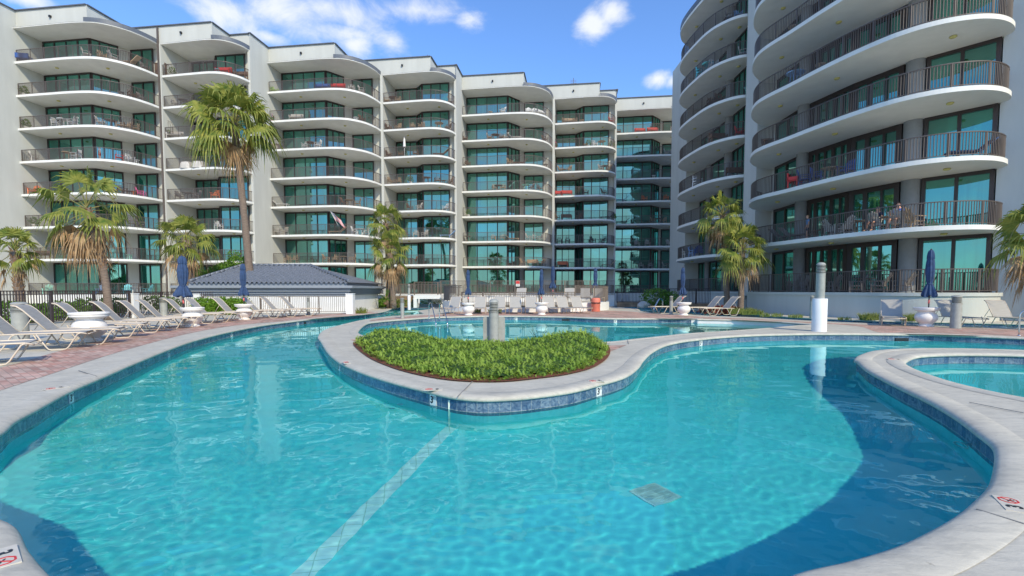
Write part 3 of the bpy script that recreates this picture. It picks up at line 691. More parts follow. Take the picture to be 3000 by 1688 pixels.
# left bank: hinge point (near and far corner) traced at seat height
left = [((10, 981), (58, 973)), ((130, 969.5), (180, 962)), ((232, 954), (276, 948)), ((330, 942), (366, 937)), ((402, 934.5), (433, 930.6)), ((454, 929.7), (482, 926.5)),
        ((527, 922), (553, 918.5)), ((579, 918), (611, 915)), ((657, 913.5), (686, 911)), ((739, 909.5), (762, 907.3)), ((793, 907), (815, 905)), ((848, 904.4), (868, 903))]
foot = [(-150, 1078), (40, 1060), (160, 1032), (290, 1003), (380, 983), (440, 972), (540, 957), (598, 951), (695, 942), (795, 934), (870, 929), (930, 927)]
names = ['cut off by the left edge of the picture', 'beside the squat grey bollard, second in the left row', 'behind the bare white urn planter, third in the left row', 'just past the bare white urn, fourth in the left row',
         'fifth in the left row, near the white fence pillar', 'sixth in the left row, in front of the dark fence', 'partly hidden by the tallest navy umbrella, left row', 'right after the second white urn, against the green hedge',
         'before the third white urn, against the green hedge', 'just right of the third white urn, by the white fence', 'last but one of the left row, before the white pool house', 'last of the left row, beside a slim grey bollard']
for i, ((a, b), ft) in enumerate(zip(left, foot)):
    A_ = at(*a, .41); B_ = at(*b, .41); hing = (A_ + B_) / 2; fo = at(*ft, .0)
    # common heading, turning slowly along the bank
    hd = R([28, 27, 27, 26, 25, 24, 20, 13, 10, 12, 10, 10][i]); sc = 1.13
    d = Vector((math.cos(hd), math.sin(hd), 0))
    org = Vector((hing.x, hing.y, 0)) + d * 1.28 * sc
    place(LNG, org, hd, 'grey lounger ' + names[i], 'loungers along the left bank', sc)
place(LNG, Vector((-9.45, 9.6, 0)), R(36), 'grey lounger nearest the camera on the left bank, only its foot in view', 'loungers along the left bank', 1.13)
# centre loungers seen from the front
cen = [(1298, 921, -112, 'left of the first centre urn'), (1402, 921, -90, 'right of the first centre urn'), (1462, 921, -90, 'mostly behind the big grey bollard'), (1510, 921, -90, 'between the big grey bollard and the second centre urn'),
       (1558, 920.5, -90, 'just left of the second centre urn'), (1628, 920, -78, 'just right of the second centre urn'), (1674, 920, -74, 'second to the right of the second centre urn'), (1722, 919.5, -70, 'in front of the pink bin')]
for px, py, an, nm in cen:
    p = at(px, py, 0); d = Vector((math.cos(R(an)), math.sin(R(an)), 0))
    place(LNG_F, p, R(an), 'grey lounger facing the round pool, ' + nm, 'loungers beside the round pool')
# group round the fifth urn and on the right
p = at(1935, 917, 0); place(LNG, at(1905, 918, 0), R(184), 'grey lounger lying side on, foot to the left, before the bent steel handrail', 'loungers on the right deck')
place(LNG, at(2052, 924, 0) , R(182), 'grey lounger side on behind the fifth urn planter', 'loungers on the right deck')
place(LNG, at(2010, 921, 0), R(184), 'grey lounger side on with raised white edged back, rightmost of the middle trio', 'loungers on the right deck')
place(LNG_F, at(2620, 957, 0), R(-124), 'grey lounger seen from the foot, left of the big urn with the umbrella', 'loungers on the right deck')
place(LNG_F, at(2868, 961, 0), R(-95), 'grey lounger right of the big urn, beside the thick dark bollard', 'loungers on the right deck')
place(LNG_F, at(3030, 963, 0), R(-95), 'grey lounger in dappled shade at the right edge of the picture', 'loungers on the right deck')
for px, py, an, nm in ((1818, 893, -92, 'leftmost of the far four, beyond the channel'), (1842, 893, -92, 'second of the far four, beyond the channel'), (1868, 893, 175, 'third of the far four, seen side on'), (1902, 893, 178, 'rightmost of the far four, by the boulders')):
    place(LNG_F if an < 0 else LNG, at(px, py, 0), R(an), 'grey lounger in the shade, ' + nm, 'shaded loungers beyond the channel')
for px, nm in ((1520, 'first'), (1667, 'second'), (1715, 'third'), (1755, 'fourth')):
    place(LNG_F, at(px, 890, .35, Y=33.5) * 1.0 if False else Vector((at(px, 880, 0, Y=34).x, 34, .55)), R(-98), 'lounger inside the round fenced terrace, %s from the left' % nm, 'loungers inside the fenced terrace')

# urn planters
def make_urn():
    t = empty('urn_planter', (0, 0, 0), 0, 'x', 'planter')
    b = MB(); b.lathe([(.001, 0), (.235, 0), (.25, .02), (.245, .05), (.205, .07), (.195, .10), (.22, .13), (.30, .20), (.355, .30), (.365, .38), (.34, .46), (.285, .52), (.255, .555), (.265, .585), (.32, .615)], n=36); b.build('bowl', M['urn'], t)
    r = MB(); r.lathe([(.32, .61), (.385, .635), (.40, .65), (.40, .675), (.385, .68), (.41, .69), (.415, .74), (.40, .75), (.36, .75), (.345, .70), (.001, .69)], n=36); r.build('rim', M['urn'], t)
    return t
URN = make_urn()
urns = [(265, 1001, 1.08, 'white urn planter without an umbrella, half hidden by the near left loungers'), (565, 957, 1.0, 'white urn planter holding the tallest navy umbrella on the left bank'), (716, 937, 1.0, 'white urn planter with umbrella in front of the hedge and pool house'),
        (1373, 924, .95, 'white urn planter left of the big grey bollard, beside the round pool'), (1587, 922.5, .95, 'white urn planter right of the big grey bollard, beside the round pool'), (2003, 924, .98, 'white urn planter among the side on loungers'), (2712, 957, 1.0, 'big white urn planter on the right deck in front of the low white wall')]
for px, py, s, lb in urns: place(URN, at(px, py, 0), 0, lb, 'white urn planters', s)
# closed umbrellas
def make_umbrella(seed, H, r0, base):
    rr = random.Random(seed); t = empty('closed_umbrella', (0, 0, 0), 0, 'x', 'umbrella')
    p = MB(); p.tube([(0, 0, base - .3), (0, 0, H)], .021, 8); p.build('pole', M['pole'], t)
    tp = MB(); tp.tube([(0, 0, base + .18), (0, 0, base + .32)], .03, 8); tp.build('grip', M['pinktape'], t)
    c = MB(); ph = rr.random() * 6
    z1 = base + .48; Lh = H - z1
    prof = [(1.0, 0), (1.02, .03), (.84, .10), (.66, .17), (.48, .235), (.40, .27), (.46, .31), (.55, .40), (.62, .50), (.63, .60), (.59, .70), (.52, .775), (.47, .79), (.55, .80), (.52, .87), (.44, .94), (.30, .985), (.05, 1.0)]
    a = [rr.uniform(.7, 1.3) for _ in range(8)]
    def wob(tt, i):
        f = prof[i][1]; k = .26 if f < .25 else (.09 if f < .3 else .17)
        return 1 + k * math.cos(8 * tt + ph + f * 1.3) * a[int((tt + ph) * 8 / 6.2832) % 8] + .06 * math.cos(3 * tt + ph * 2 + f * 4)
    c.lathe([(r0 * r, z1 + f * Lh + (0 if i else -.02)) for i, (r, f) in enumerate(prof)], n=64, wob=wob); c.lathe([(r0 * .98, z1 + .0), (r0 * .5, z1 + .12), (.03, z1 + .2)], n=64, wob=lambda tt, i: wob(tt, 0))
    for q in range(128): x_, y_, z_ = c.v[q]; c.v[q] = (x_, y_, z_ + .045 * math.cos(5 * math.atan2(y_, x_) + ph))
    c.build('canopy', M['navy'], t)
    s = MB(); s.tube([(0.0 + r0 * .42 * math.cos(q), r0 * .42 * math.sin(q), z1 + .255 * Lh) for q in [k * math.pi / 6 for k in range(13)]], .022, 6); s.build('strap', M['navy'], t)
    f = MB(); f.lathe([(.02, H - .02), (.035, H), (.02, H + .04), (.001, H + .05)], n=10); f.build('finial', M['pole'], t)
    return t
umbs = [(540, 957, 750, .25, 1, 'tallest closed navy umbrella standing over the left loungers'), (716, 937, 773, .19, 2, 'closed navy umbrella in front of the blue tiled roof'), (1372, 924, 791, .16, 3, 'closed navy umbrella left of the big bollard, before the curved fence'),
        (1586, 922.5, 789, .16, 4, 'closed navy umbrella right of the big bollard, before the curved fence'), (1999, 924, 784, .17, 5, 'closed blue umbrella above the side on loungers'), (2718, 957, 732, .20, 6, 'closed navy umbrella on the right in front of the balcony railing')]
for px, py, ptop, r0, sd_, lb in umbs:
    b = at(px, py, 0); Hh = zat(ptop, b.y); o = make_umbrella(sd_, Hh, r0, .72); o.location = b; tag(o, lb, group='closed navy umbrellas')
for px, ptop, pb, Y, sd_, lb in ((1620, 780, 850, 36, 8, 'closed navy umbrella inside the fenced terrace, behind the white pier'), (1744, 786, 850, 36, 9, 'closed navy umbrella inside the fenced terrace, in front of green glass')):
    Hh = zat(ptop, Y); o = make_umbrella(sd_, Hh, .22, zat(pb, Y) - .3); o.location = (at(px, 850, 0, Y=Y).x, Y, 0); tag(o, lb, group='closed navy umbrellas')

# bollard lights
def make_bollard(name, Hh, r, label, loc, fins=6, dome=True, colr='bollard', finh=.24, cap=.07, group=None):
    t = empty(name, loc, 0, label, 'bollard light', group)
    p = MB(); z = Hh - finh - cap; p.lathe([(r * 1.03, 0), (r, .02), (r, z)], n=28); p.build('post', M[colr], t)
    l = MB(); l.lathe([(r * .8, z), (r * .8, z + finh)], n=20); l.build('lens', M['black'], t)
    f = MB(); l_ = None
    for k in range(fins):
        zz = z + finh * (k + .35) / fins; g = finh / fins * .30
        f.lathe([(r * .78, zz - g * .2), (r * 1.02, zz - g), (r * 1.04, zz), (r * .78, zz + g)], n=28)
    f.build('louvre', M[colr], t)
    c = MB(); zc = z + finh
    c.lathe([(r * 1.06, zc), (r * 1.06, zc + .015)] + ([(r * 1.02 * math.cos(q), zc + .015 + cap * math.sin(q)) for q in [k * math.pi / 12 for k in range(7)]] if dome else [(r * 1.06, zc + cap), (.001, zc + cap)]), n=28); c.build('cap', M[colr], t)
    return t
def bol(px, py, ptop, wpx, lb, **k):
    b = at(px, py, 0); r = wpx / F * b.y / 2; return make_bollard('bollard_light', zat(ptop, b.y), r, lb, b, **k)
bol(62, 1000, 886, 38, 'squat grey bollard light with domed cap between the two nearest left loungers', cap=.05)
bol(480, 925, 872, 19, 'small dark bollard light beyond the dark fence on the left', cap=.05)
bol(904, 923, 870, 10, 'slim grey bollard light beside the last left lounger', cap=.05)
b_ = bol(1179, 933, 873, 11, 'slim weathered bollard light on the strip between channel and round pool', cap=.03, dome=False)
bol(1447, 1008, 877, 28, 'big grey louvred bollard light standing in the green shrubs', fins=7, cap=.085, finh=.28)
bol(1659, 913, 866, 8, 'slim green grey bollard light beside the pink bin', cap=.04)
bol(1966, 921, 868, 10, 'grey bollard light among the side on loungers', cap=.04)
bol(2799, 962, 866, 26, 'thick dark bollard light behind the right loungers', cap=.05)
bol(2377, 932, 867, 10, 'dark bollard light behind the tall white post', cap=.04)
bol(2184, 912, 866, 9, 'grey bollard light at the corner of the low white wall, beside the palms', cap=.04)
# junction boxes beside the big bollard
for sx, lb in ((-1, 'rounded grey utility box left of the big bollard'), (1, 'rounded grey utility box right of the big bollard')):
    c = at(1447, 1008, 0); y = c.y + .14; x = c.x + sx * .165 ; z = zat(928, y)
    o = MB(); wdt = .125; prof = [(-wdt, 0), (wdt, 0), (wdt, z - .04), (wdt - .03, z), (-wdt + .03, z), (-wdt, z - .04)]
    V = [(x + a, y + d, b) for d in (-.05, .05) for a, b in prof]; o.add(V, [(0, 1, 2, 3, 4, 5)[::1], (6, 7, 8, 9, 10, 11)[::-1]] + [(k, 6 + k, 6 + (k + 1) % 6, (k + 1) % 6) for k in range(6)])
    tag(o.build('utility_box', M['bollard']), lb, 'utility box')
# tall white post lights
def tall_post(px, pyb, pmid, ptop, wb, wt, lb):
    b = at(px, pyb, 0); Y = b.y; zm, zt = zat(pmid, Y), zat(ptop, Y); rb = wb / F * Y / 2; rt = wt / F * Y / 2
    t = empty('post_light', b, 0, lb, 'post light'); p = MB(); p.lathe([(rb, 0), (rb, zm - .01), (rb - .012, zm), (.001, zm)], n=32); p.build('base', M['white'], t)
    fh = (zt - zm) * .24; zz = zt - fh - .09
    q = MB(); q.lathe([(rt, zm - .02), (rt, zz)], n=28); q.build('post', M['bollard'], t)
    l = MB()
    for k in range(6):
        z = zz + fh * (k + .4) / 6; g = fh / 6 * .3; l.lathe([(rt * .8, z - g * .2), (rt * 1.03, z - g), (rt * 1.03, z), (rt * .8, z + g)], n=24)
    l.build('louvre', M['bollard'], t); c = MB(); c.lathe([(rt * .8, zz), (rt * .8, zz + fh)], n=20); c.build('lens', M['frame'], t)
    c = MB(); c.lathe([(rt * 1.04, zz + fh), (rt * 1.04, zz + fh + .01)] + [(rt * math.cos(a), zz + fh + .01 + .085 * math.sin(a)) for a in [k * math.pi / 12 for k in range(7)]], n=28); c.build('cap', M['bollard'], t)
tall_post(2399, 971, 875, 769, 39, 24, 'tall post light with wide white base and domed top, right of the round pool')
tall_post(1199, 908, 865, 833, 9, 7, 'slender post light with white base beside the stone retaining wall')
# pink bin
b = at(1745, 913, 0); t = empty('rubbish_bin', b, 0, 'round pink rubbish bin with black bag rim at the end of the centre loungers', 'rubbish bin')
o = MB(); o.lathe([(.001, 0), (.27, 0), (.285, .03), (.29, .5), (.30, .51), (.30, .53)], n=28); o.build('body', M['pinkcan'], t)
o = MB(); o.lathe([(.30, .525), (.315, .54), (.31, .60), (.30, .61)], n=28, wob=lambda a, i: 1 + .03 * math.sin(9 * a + i)); o.build('bag', M['black'], t)
o = MB(); o.lathe([(.30, .60), (.305, .62), (.30, .82), (.28, .87), (.22, .90), (.10, .90), (.10, .86), (.001, .86)], n=28); o.build('lid', M['pinkcan'], t)
# steel ladder rails
def hoop(pa, pb, h, name, lb, cat='pool ladder', r=.022, both=None, drop=-.7):
    t = empty(name, pa, 0, lb, cat); d = pb - pa; d.z = 0
    for k, offv in enumerate(both or [Vector((0, 0, 0))]):
        o = MB(); P = [Vector((0, 0, 0)), Vector((0, 0, h * .8)), d * .12 + Vector((0, 0, h * .95)), d * .28 + Vector((0, 0, h)), d * .42 + Vector((0, 0, h * .93)), d * .8 + Vector((0, 0, h * .35)), d * .97 + Vector((0, 0, .05)), d + Vector((0, 0, -.1)), d + Vector((0, 0, drop))]
        P = catmull([tuple(p + offv) for p in P], n=4); o.tube(P, r, 10); o.build('handrail', M['steel'], t)
        e = MB(); e.lathe([(.05, 0), (.05, .012), (.028, .03), (.022, .03)], c=tuple(offv), n=16); e.build('escutcheon', M['steel'], t)
    return t
pa = at(1257, 935, 0); pb = at(1277, 946, 0); hoop(pa, pb, .82, 'pool_ladder', 'polished steel pool ladder with two hooped rails at the round pool', both=[Vector((0, 0, 0)), Vector((.5, .06, 0))])
pa = at(2985, 984, 0); hoop(pa, pa + Vector((.42, -.3, 0)), .80, 'grab_rail', 'polished steel grab rail at the far right edge of the deck', 'handrail')
pa = at(1942, 905, 0); hoop(pa, pa + Vector((-.75, -.3, 0)), .78, 'grab_rail', 'bent white handrail at the channel behind the side on loungers', 'handrail', r=.03, both=[Vector((0, 0, 0)), Vector((.1, .5, 0))])

# depth markers and no diving tiles
def wall_marker(px, py, size=.15, s='3', lb=''):
    p = at(px, py, -.13)
    best = None
    for lp in POOLS:
        w = offset(lp, .05)
        for k in range(len(w)):
            a = Vector(w[k]); b = Vector(w[(k + 1) % len(w)]); d = b - a
            if d.length < 1e-4: continue
            # intersect view ray (in plan) with the wall segment
            r = Vector((p.x, p.y)); den = r.x * d.y - r.y * d.x
            if abs(den) < 1e-9: continue
            tt = (a.x * d.y - a.y * d.x) / den; uu = (a.x * r.y - a.y * r.x) / den
            if 0 <= uu <= 1 and tt > 0 and abs(tt - 1) < .12 and (best is None or abs(tt - 1) < best[0]): best = (abs(tt - 1), a + d * uu, d.normalized())
    if not best: return
    _, c, d = best; nrm = Vector((-d.y, d.x)); nrm = nrm if nrm.dot(Vector((-c.x, -c.y))) > 0 else -nrm
    t = empty('depth_marker', (c.x + nrm.x * .006, c.y + nrm.y * .006, -.068 - size / 2), 0, lb, 'depth marker', 'depth markers on the pool wall')
    t.rotation_euler = (0, 0, math.atan2(-nrm.x, nrm.y) + math.pi)
    o = MB(); o.box((0, 0, 0), (size, .008, size)); o.build('tile', M['marker'], t)
    text_mesh('digit', '3', size * .95, M['ink'], t, Matrix.Translation((-size * .16, -.006, -.0)) @ Matrix.Rotation(R(90), 4, 'X'), bold=True)
    text_mesh('letters', 'FT', size * .38, M['ink'], t, Matrix.Translation((size * .26, -.006, size * .22)) @ Matrix.Rotation(R(90), 4, 'X'))
for px, py, lb in ((1270, 1190, 'white depth tile reading 3 FT on the island wall, left of the pale stripe'), (1754, 1158, 'white depth tile reading 3 FT on the right side of the island wall'), (2053, 1010, 'white depth tile reading 3 on the wall below the paved point'),
                   (208, 1168, 'white depth tile on the near left bank wall'), (494, 1034, 'white depth tile halfway along the left bank wall'), (679, 980, 'white depth tile on the left bank, in line with the second urn'), (872, 948, 'small white depth tile at the far end of the left bank'),
                   (995, 1090, 'white depth tile on the left flank of the island wall'), (1803, 943, 'white depth tile on the far wall of the round pool, right part'), (1512, 934, 'white depth tile on the far wall of the round pool, centre'), (1070, 929, 'white depth tile at the mouth of the far channel')):
    wall_marker(px, py, lb=lb)
def deck_marker(px, py, rz, lb, s=.30):
    p = at(px, py, .016); t = empty('deck_marker', p, rz, lb, 'deck tile', 'no diving tiles set in the deck')
    o = MB(); o.box((0, 0, 0), (s, s / 2, .008)); o.build('tile', M['creamtile'], t)
    g = MB(); r = s * .19
    for k in range(8):
        a, b = [(s * .24 + r * math.cos(q), r * math.sin(q), .005) for q in (k * math.pi / 4 + .39, (k + 1) * math.pi / 4 + .39)]; g.bar(a, b, s * .035, .002)
    g.bar((s * .24 - r * .7, -r * .7, .0055), (s * .24 + r * .7, r * .7, .0055), s * .035, .002); g.build('ring', M['redink'], t)
    h = MB(); h.bar((s * .24 - r * .5, r * .2, .005), (s * .24 + r * .45, -r * .35, .005), s * .03, .002); h.bar((s * .24 - r * .1, 0, .005), (s * .24 + r * .1, -r * .6, .005), s * .025, .002); h.build('diver', M['ink'], t)
    text_mesh('digit', '3', s * .42, M['ink'], t, Matrix.Translation((-s * .20, 0, .005)), bold=True)
for px, py, a, lb in ((1270, 1141, 185, 'cream no diving tile left of the island tip'), (1747, 1116, 200, 'cream no diving tile on the right side of the island'), (1015, 1063, 120, 'cream no diving tile on the left side of the island'),
                      (165, 1137, -115, 'cream no diving tile on the near left bank'), (2965, 1478, 60, 'large cream no diving tile at the lower right edge'), (5, 1635, -40, 'cream no diving tile at the lower left corner'), (2622, 1053, 160, 'cream no diving tile on the point beside the spa')):
    deck_marker(px, py, R(a), lb, .26)
# floor drain, wall inlets, skimmers
c = at(1918, 1424, -.46); c = Vector((c.x, c.y, FZ + .01)); t = empty('floor_drain', c, R(28), 'square pale grated drain on the pool floor', 'drain'); t.scale = (.68,) * 3
o = MB()
for k in range(17): o.box((-.22 + k * .0275, 0, 0), (.012, .46, .012))
for k in range(5): o.box((0, -.2 + k * .1, .003), (.46, .012, .008))
o.build('grate', M['marker'], t)
o = MB()
for sx, sy, dx, dy in ((0, .24, .5, .03), (0, -.24, .5, .03), (.24, 0, .03, .45), (-.24, 0, .03, .45)): o.box((sx, sy, .002), (dx, dy, .018))
o.build('frame', M['marker'], t)
o = MB(); o.box((0, 0, -.004), (.5, .5, .006)); o.build('plate', M['palegrey'], t)
for px, py, lb in ((2640, 991, 'dark skimmer opening in the far wall of the main pool'), (885, 943, 'dark skimmer opening at the far end of the left bank'), (1657, 935, 'dark skimmer opening in the far wall of the round pool')):
    p = at(px, py, -.10); o = MB(); o.box((0, 0, 0), (.40, .05, .10)); q = tag(o.build('skimmer_opening', M['black'], loc=(p.x, p.y - .02, -.145)), lb, 'skimmer'); q.rotation_euler.z = R(-3 if px > 2000 else (8 if px < 1000 else 0))

# round fittings on the pool walls
for px, py, z, lb in ((2790, 1320, -.45, 'round chrome fitting under water on the right pool wall'), (1172, 1200, -.40, 'small white return fitting under water left of the island tip')):
    p = at(px, py, WZ - .12); t = empty('pool_fitting', (p.x, p.y, z), 0, lb, 'pool fitting'); o = MB(); r_ = .09 if px > 2000 else .035
    t.location.x += .10 if px > 2000 else 0
    o.tube([(0 if px > 2000 else r_ * math.cos(a), r_ * math.cos(a) if px > 2000 else 0, r_ * math.sin(a)) for a in [k * math.pi / 8 for k in range(17)]], .014, 6); o.build('eyelet', M['marker'], t)

for o in bpy.data.objects:
    if o.name.split('.')[0] in ('grate', 'frame', 'plate', 'eyelet') and o.parent and o.parent.name == 'floor_drain': o.cycles.is_caustics_receiver = True

# ------------------------------------------------------------------ planting
def rv(r=rnd): 
    while 1:
        v = Vector((r.uniform(-1, 1), r.uniform(-1, 1), r.uniform(-1, 1)))
        if .05 < v.length < 1: return v.normalized()
def leaves(mb, n, blobs, size, rr, long=1.6, shell=.55, up=.3):
    tot = sum(b[3] * b[4] * b[5] for b in blobs)
    for bx, by, bz, rx, ry, rz in blobs:
        for _ in range(int(n * rx * ry * rz / tot)):
            v = rv(rr); q = shell + (1 - shell) * rr.random() ** .5; lump = 1 + .22 * noise.noise(v * 2.2 + Vector((bx, by, bz)))
            p = Vector((bx + v.x * rx * q * lump, by + v.y * ry * q * lump, bz + v.z * rz * q * lump))
            d = (rv(rr) + v * .6 + Vector((0, 0, up))).normalized(); s = d.cross(rv(rr)).normalized() * size * .5; L = size * long * rr.uniform(.6, 1.2)
            mb.add([p - s * .3, p + d * L * .5 - s, p + d * L, p + d * L * .5 + s], [(0, 1, 2, 3)])
# low juniper filling the island bed
bed = [at2(x, y) for x, y in [(1049, 1005), (1094, 1046), (1172, 1079), (1249, 1099), (1327, 1112), (1405, 1117), (1482, 1116), (1560, 1108), (1638, 1098), (1715, 1079), (1762, 1050), (1771, 1024), (1755, 1010), (1690, 1008), (1620, 1010), (1500, 1014), (1430, 1014), (1340, 1010), (1250, 1004), (1170, 999), (1110, 998)]]
bedc = catmull(bed, True, 4)
if area(bedc) < 0: bedc = bedc[::-1]
bedw = offset(bedc, .07)
fill('mulch_bed', [offset(bedc, .13)], .02, M['mulch'])
jm = MB(); rr = random.Random(3); bp_ = np.array(bedc)
def inside(x, y, poly):
    c = False; n = len(poly)
    for i in range(n):
        xa, ya = poly[i]; xb, yb = poly[(i + 1) % n]
        if (ya > y) != (yb > y) and x < (xb - xa) * (y - ya) / (yb - ya) + xa: c = not c
    return c
def edge_dist(x, y):
    d = np.hypot(bp_[:, 0] - x, bp_[:, 1] - y); return d.min()
x0, y0 = bp_.min(0); x1, y1 = bp_.max(0)
lh = at(1170, 1000, 0); rh = at(1700, 1005, 0)
def bed_h(x, y):
    e = min(1, edge_dist(x, y) / .45)
    hl = math.exp(-((x - lh.x) / 1.1) ** 2 - ((y - 13.2) / 2.2) ** 2); hr = math.exp(-((x - rh.x) / 1.3) ** 2 - ((y - 12.4) / 2.2) ** 2)
    return (.10 + .12 * e + .21 * e * hl + .23 * e * hr + .05 * noise.noise(Vector((x * 1.8, y * 1.8, 0))) + .035 * noise.noise(Vector((x * 5, y * 5, 2)))) 
cnt = 0
while cnt < 17000:
    x = rr.uniform(x0 - .05, x1 + .05); y = rr.uniform(y0 - .05, y1 + .05)
    if not inside(x, y, bedw): continue
    cnt += 1; h = bed_h(x, y) * rr.uniform(.72, 1.08); az = rr.uniform(0, 6.283); el = rr.uniform(-.05, .95)
    d = Vector((math.cos(az) * math.cos(el), math.sin(az) * math.cos(el) - .1, math.sin(el))).normalized(); b = Vector((x, y, max(.01, h - .07)))
    L = rr.uniform(.055, .115) * (1.9 if rr.random() < .03 else 1); s = d.cross(Vector((0, 0, 1))).normalized()
    if s.length < .1: s = Vector((1, 0, 0))
    nrm = s.cross(d)
    for k in range(5):
        t = .12 + k * .2; p = b + d * L * t; sg = -1 if k % 2 else 1
        for sg in (-1, 1):
            e = (d * .8 + s * sg * .8 + nrm * rr.uniform(-.5, .6)).normalized(); l2 = L * .42 * (1.1 - t * .6); wv = e.cross(nrm).normalized() * .0065
            jm.add([p - wv, p + e * l2, p + wv], [(0, 1, 2)])
    jm.add([b - s * .005, b + d * L * 1.15, b + s * .005], [(0, 1, 2)])
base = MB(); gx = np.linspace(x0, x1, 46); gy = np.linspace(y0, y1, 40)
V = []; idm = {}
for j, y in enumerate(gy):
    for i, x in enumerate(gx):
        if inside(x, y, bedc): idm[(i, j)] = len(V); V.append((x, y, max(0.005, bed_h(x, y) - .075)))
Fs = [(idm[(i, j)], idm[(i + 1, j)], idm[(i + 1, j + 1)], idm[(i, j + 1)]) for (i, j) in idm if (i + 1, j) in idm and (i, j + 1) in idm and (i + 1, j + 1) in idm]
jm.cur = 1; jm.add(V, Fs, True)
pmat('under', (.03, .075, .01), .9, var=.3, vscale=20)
tag(jm.build('juniper_ground_cover', [M['juniper'], M['under']]), 'low bright green juniper ground cover filling the heart shaped island bed', 'ground cover', kind='stuff')
# wiry sprig sticking up
p = at(1580, 1004, 0); sp = MB(); rr = random.Random(5)
for k in range(9):
    a = rr.uniform(-1, 1); tp = p + Vector((a * .28, rr.uniform(-.1, .1), rr.uniform(.3, .46))); sp.tube([p, (p + tp) / 2 + Vector((a * .03, 0, .03)), tp], .004, 4)
    for q in range(6):
        c = p + (tp - p) * (.45 + .1 * q); d = rv(rr) * .07; s = d.cross(Vector((0, 0, 1))).normalized() * .008; sp.add([c, c + d * .5 - s, c + d, c + d * .5 + s], [(0, 1, 2, 3)])
tag(sp.build('twiggy_shrub', M['under']), 'small dark twiggy shrub poking out of the junipers right of the big bollard', 'shrub')

def fan(mb, base, az, el, pl, L, droop, rr, nseg=20, spread=105, wobble=.1, roll=0):
    d = Vector((math.cos(az) * math.cos(el), math.sin(az) * math.cos(el), math.sin(el)))
    side = d.cross(Vector((0, 0, 1)));  side = side.normalized() if side.length > .05 else Vector((1, 0, 0))
    c = base + d * pl - Vector((0, 0, 1)) * pl * .12 * droop
    d2 = (d - Vector((0, 0, .25 * droop))).normalized(); nrm = side.cross(d2).normalized()
    side = (Matrix.Rotation(roll, 3, d2) @ side); nrm = (Matrix.Rotation(roll, 3, d2) @ nrm)
    P = []
    for j in range(nseg + 1):
        t = -1 + 2 * j / nseg; th = R(spread) * t; l = L * (1 - .22 * abs(t) ** 2)
        r = d2 * math.cos(th) + side * math.sin(th) - nrm * .22 * abs(math.sin(th))
        P.append((r, l, th))
    V = [c]; Fs = []
    for r, l, th in P:
        V.append(c + r * l * .56 + nrm * .012 * (1 if len(V) % 2 else -1) - Vector((0, 0, 1)) * droop * l * .06)
    for j in range(nseg): Fs.append((0, j + 1, j + 2))
    mb.add(V, Fs)
    for j in range(nseg):
        r = (P[j][0] + P[j + 1][0]).normalized(); l = (P[j][1] + P[j + 1][1]) / 2 * rr.uniform(.85, 1.12)
        a, b = Vector(V[j + 1]), Vector(V[j + 2]); m = (a + b) / 2; w_ = (b - a) * .5
        g = Vector((rr.uniform(-1, 1), rr.uniform(-1, 1), 0)) * wobble * l
        q = c + r * l * .80 - Vector((0, 0, 1)) * droop * l * rr.uniform(.18, .30) + g * .4; tip = c + r * l - Vector((0, 0, 1)) * droop * l * rr.uniform(.45, .75) + g
        mb.add([a + w_ * .08, b - w_ * .08, q + w_ * .42, q - w_ * .42, tip], [(0, 1, 2, 3), (3, 2, 4)])
    return c
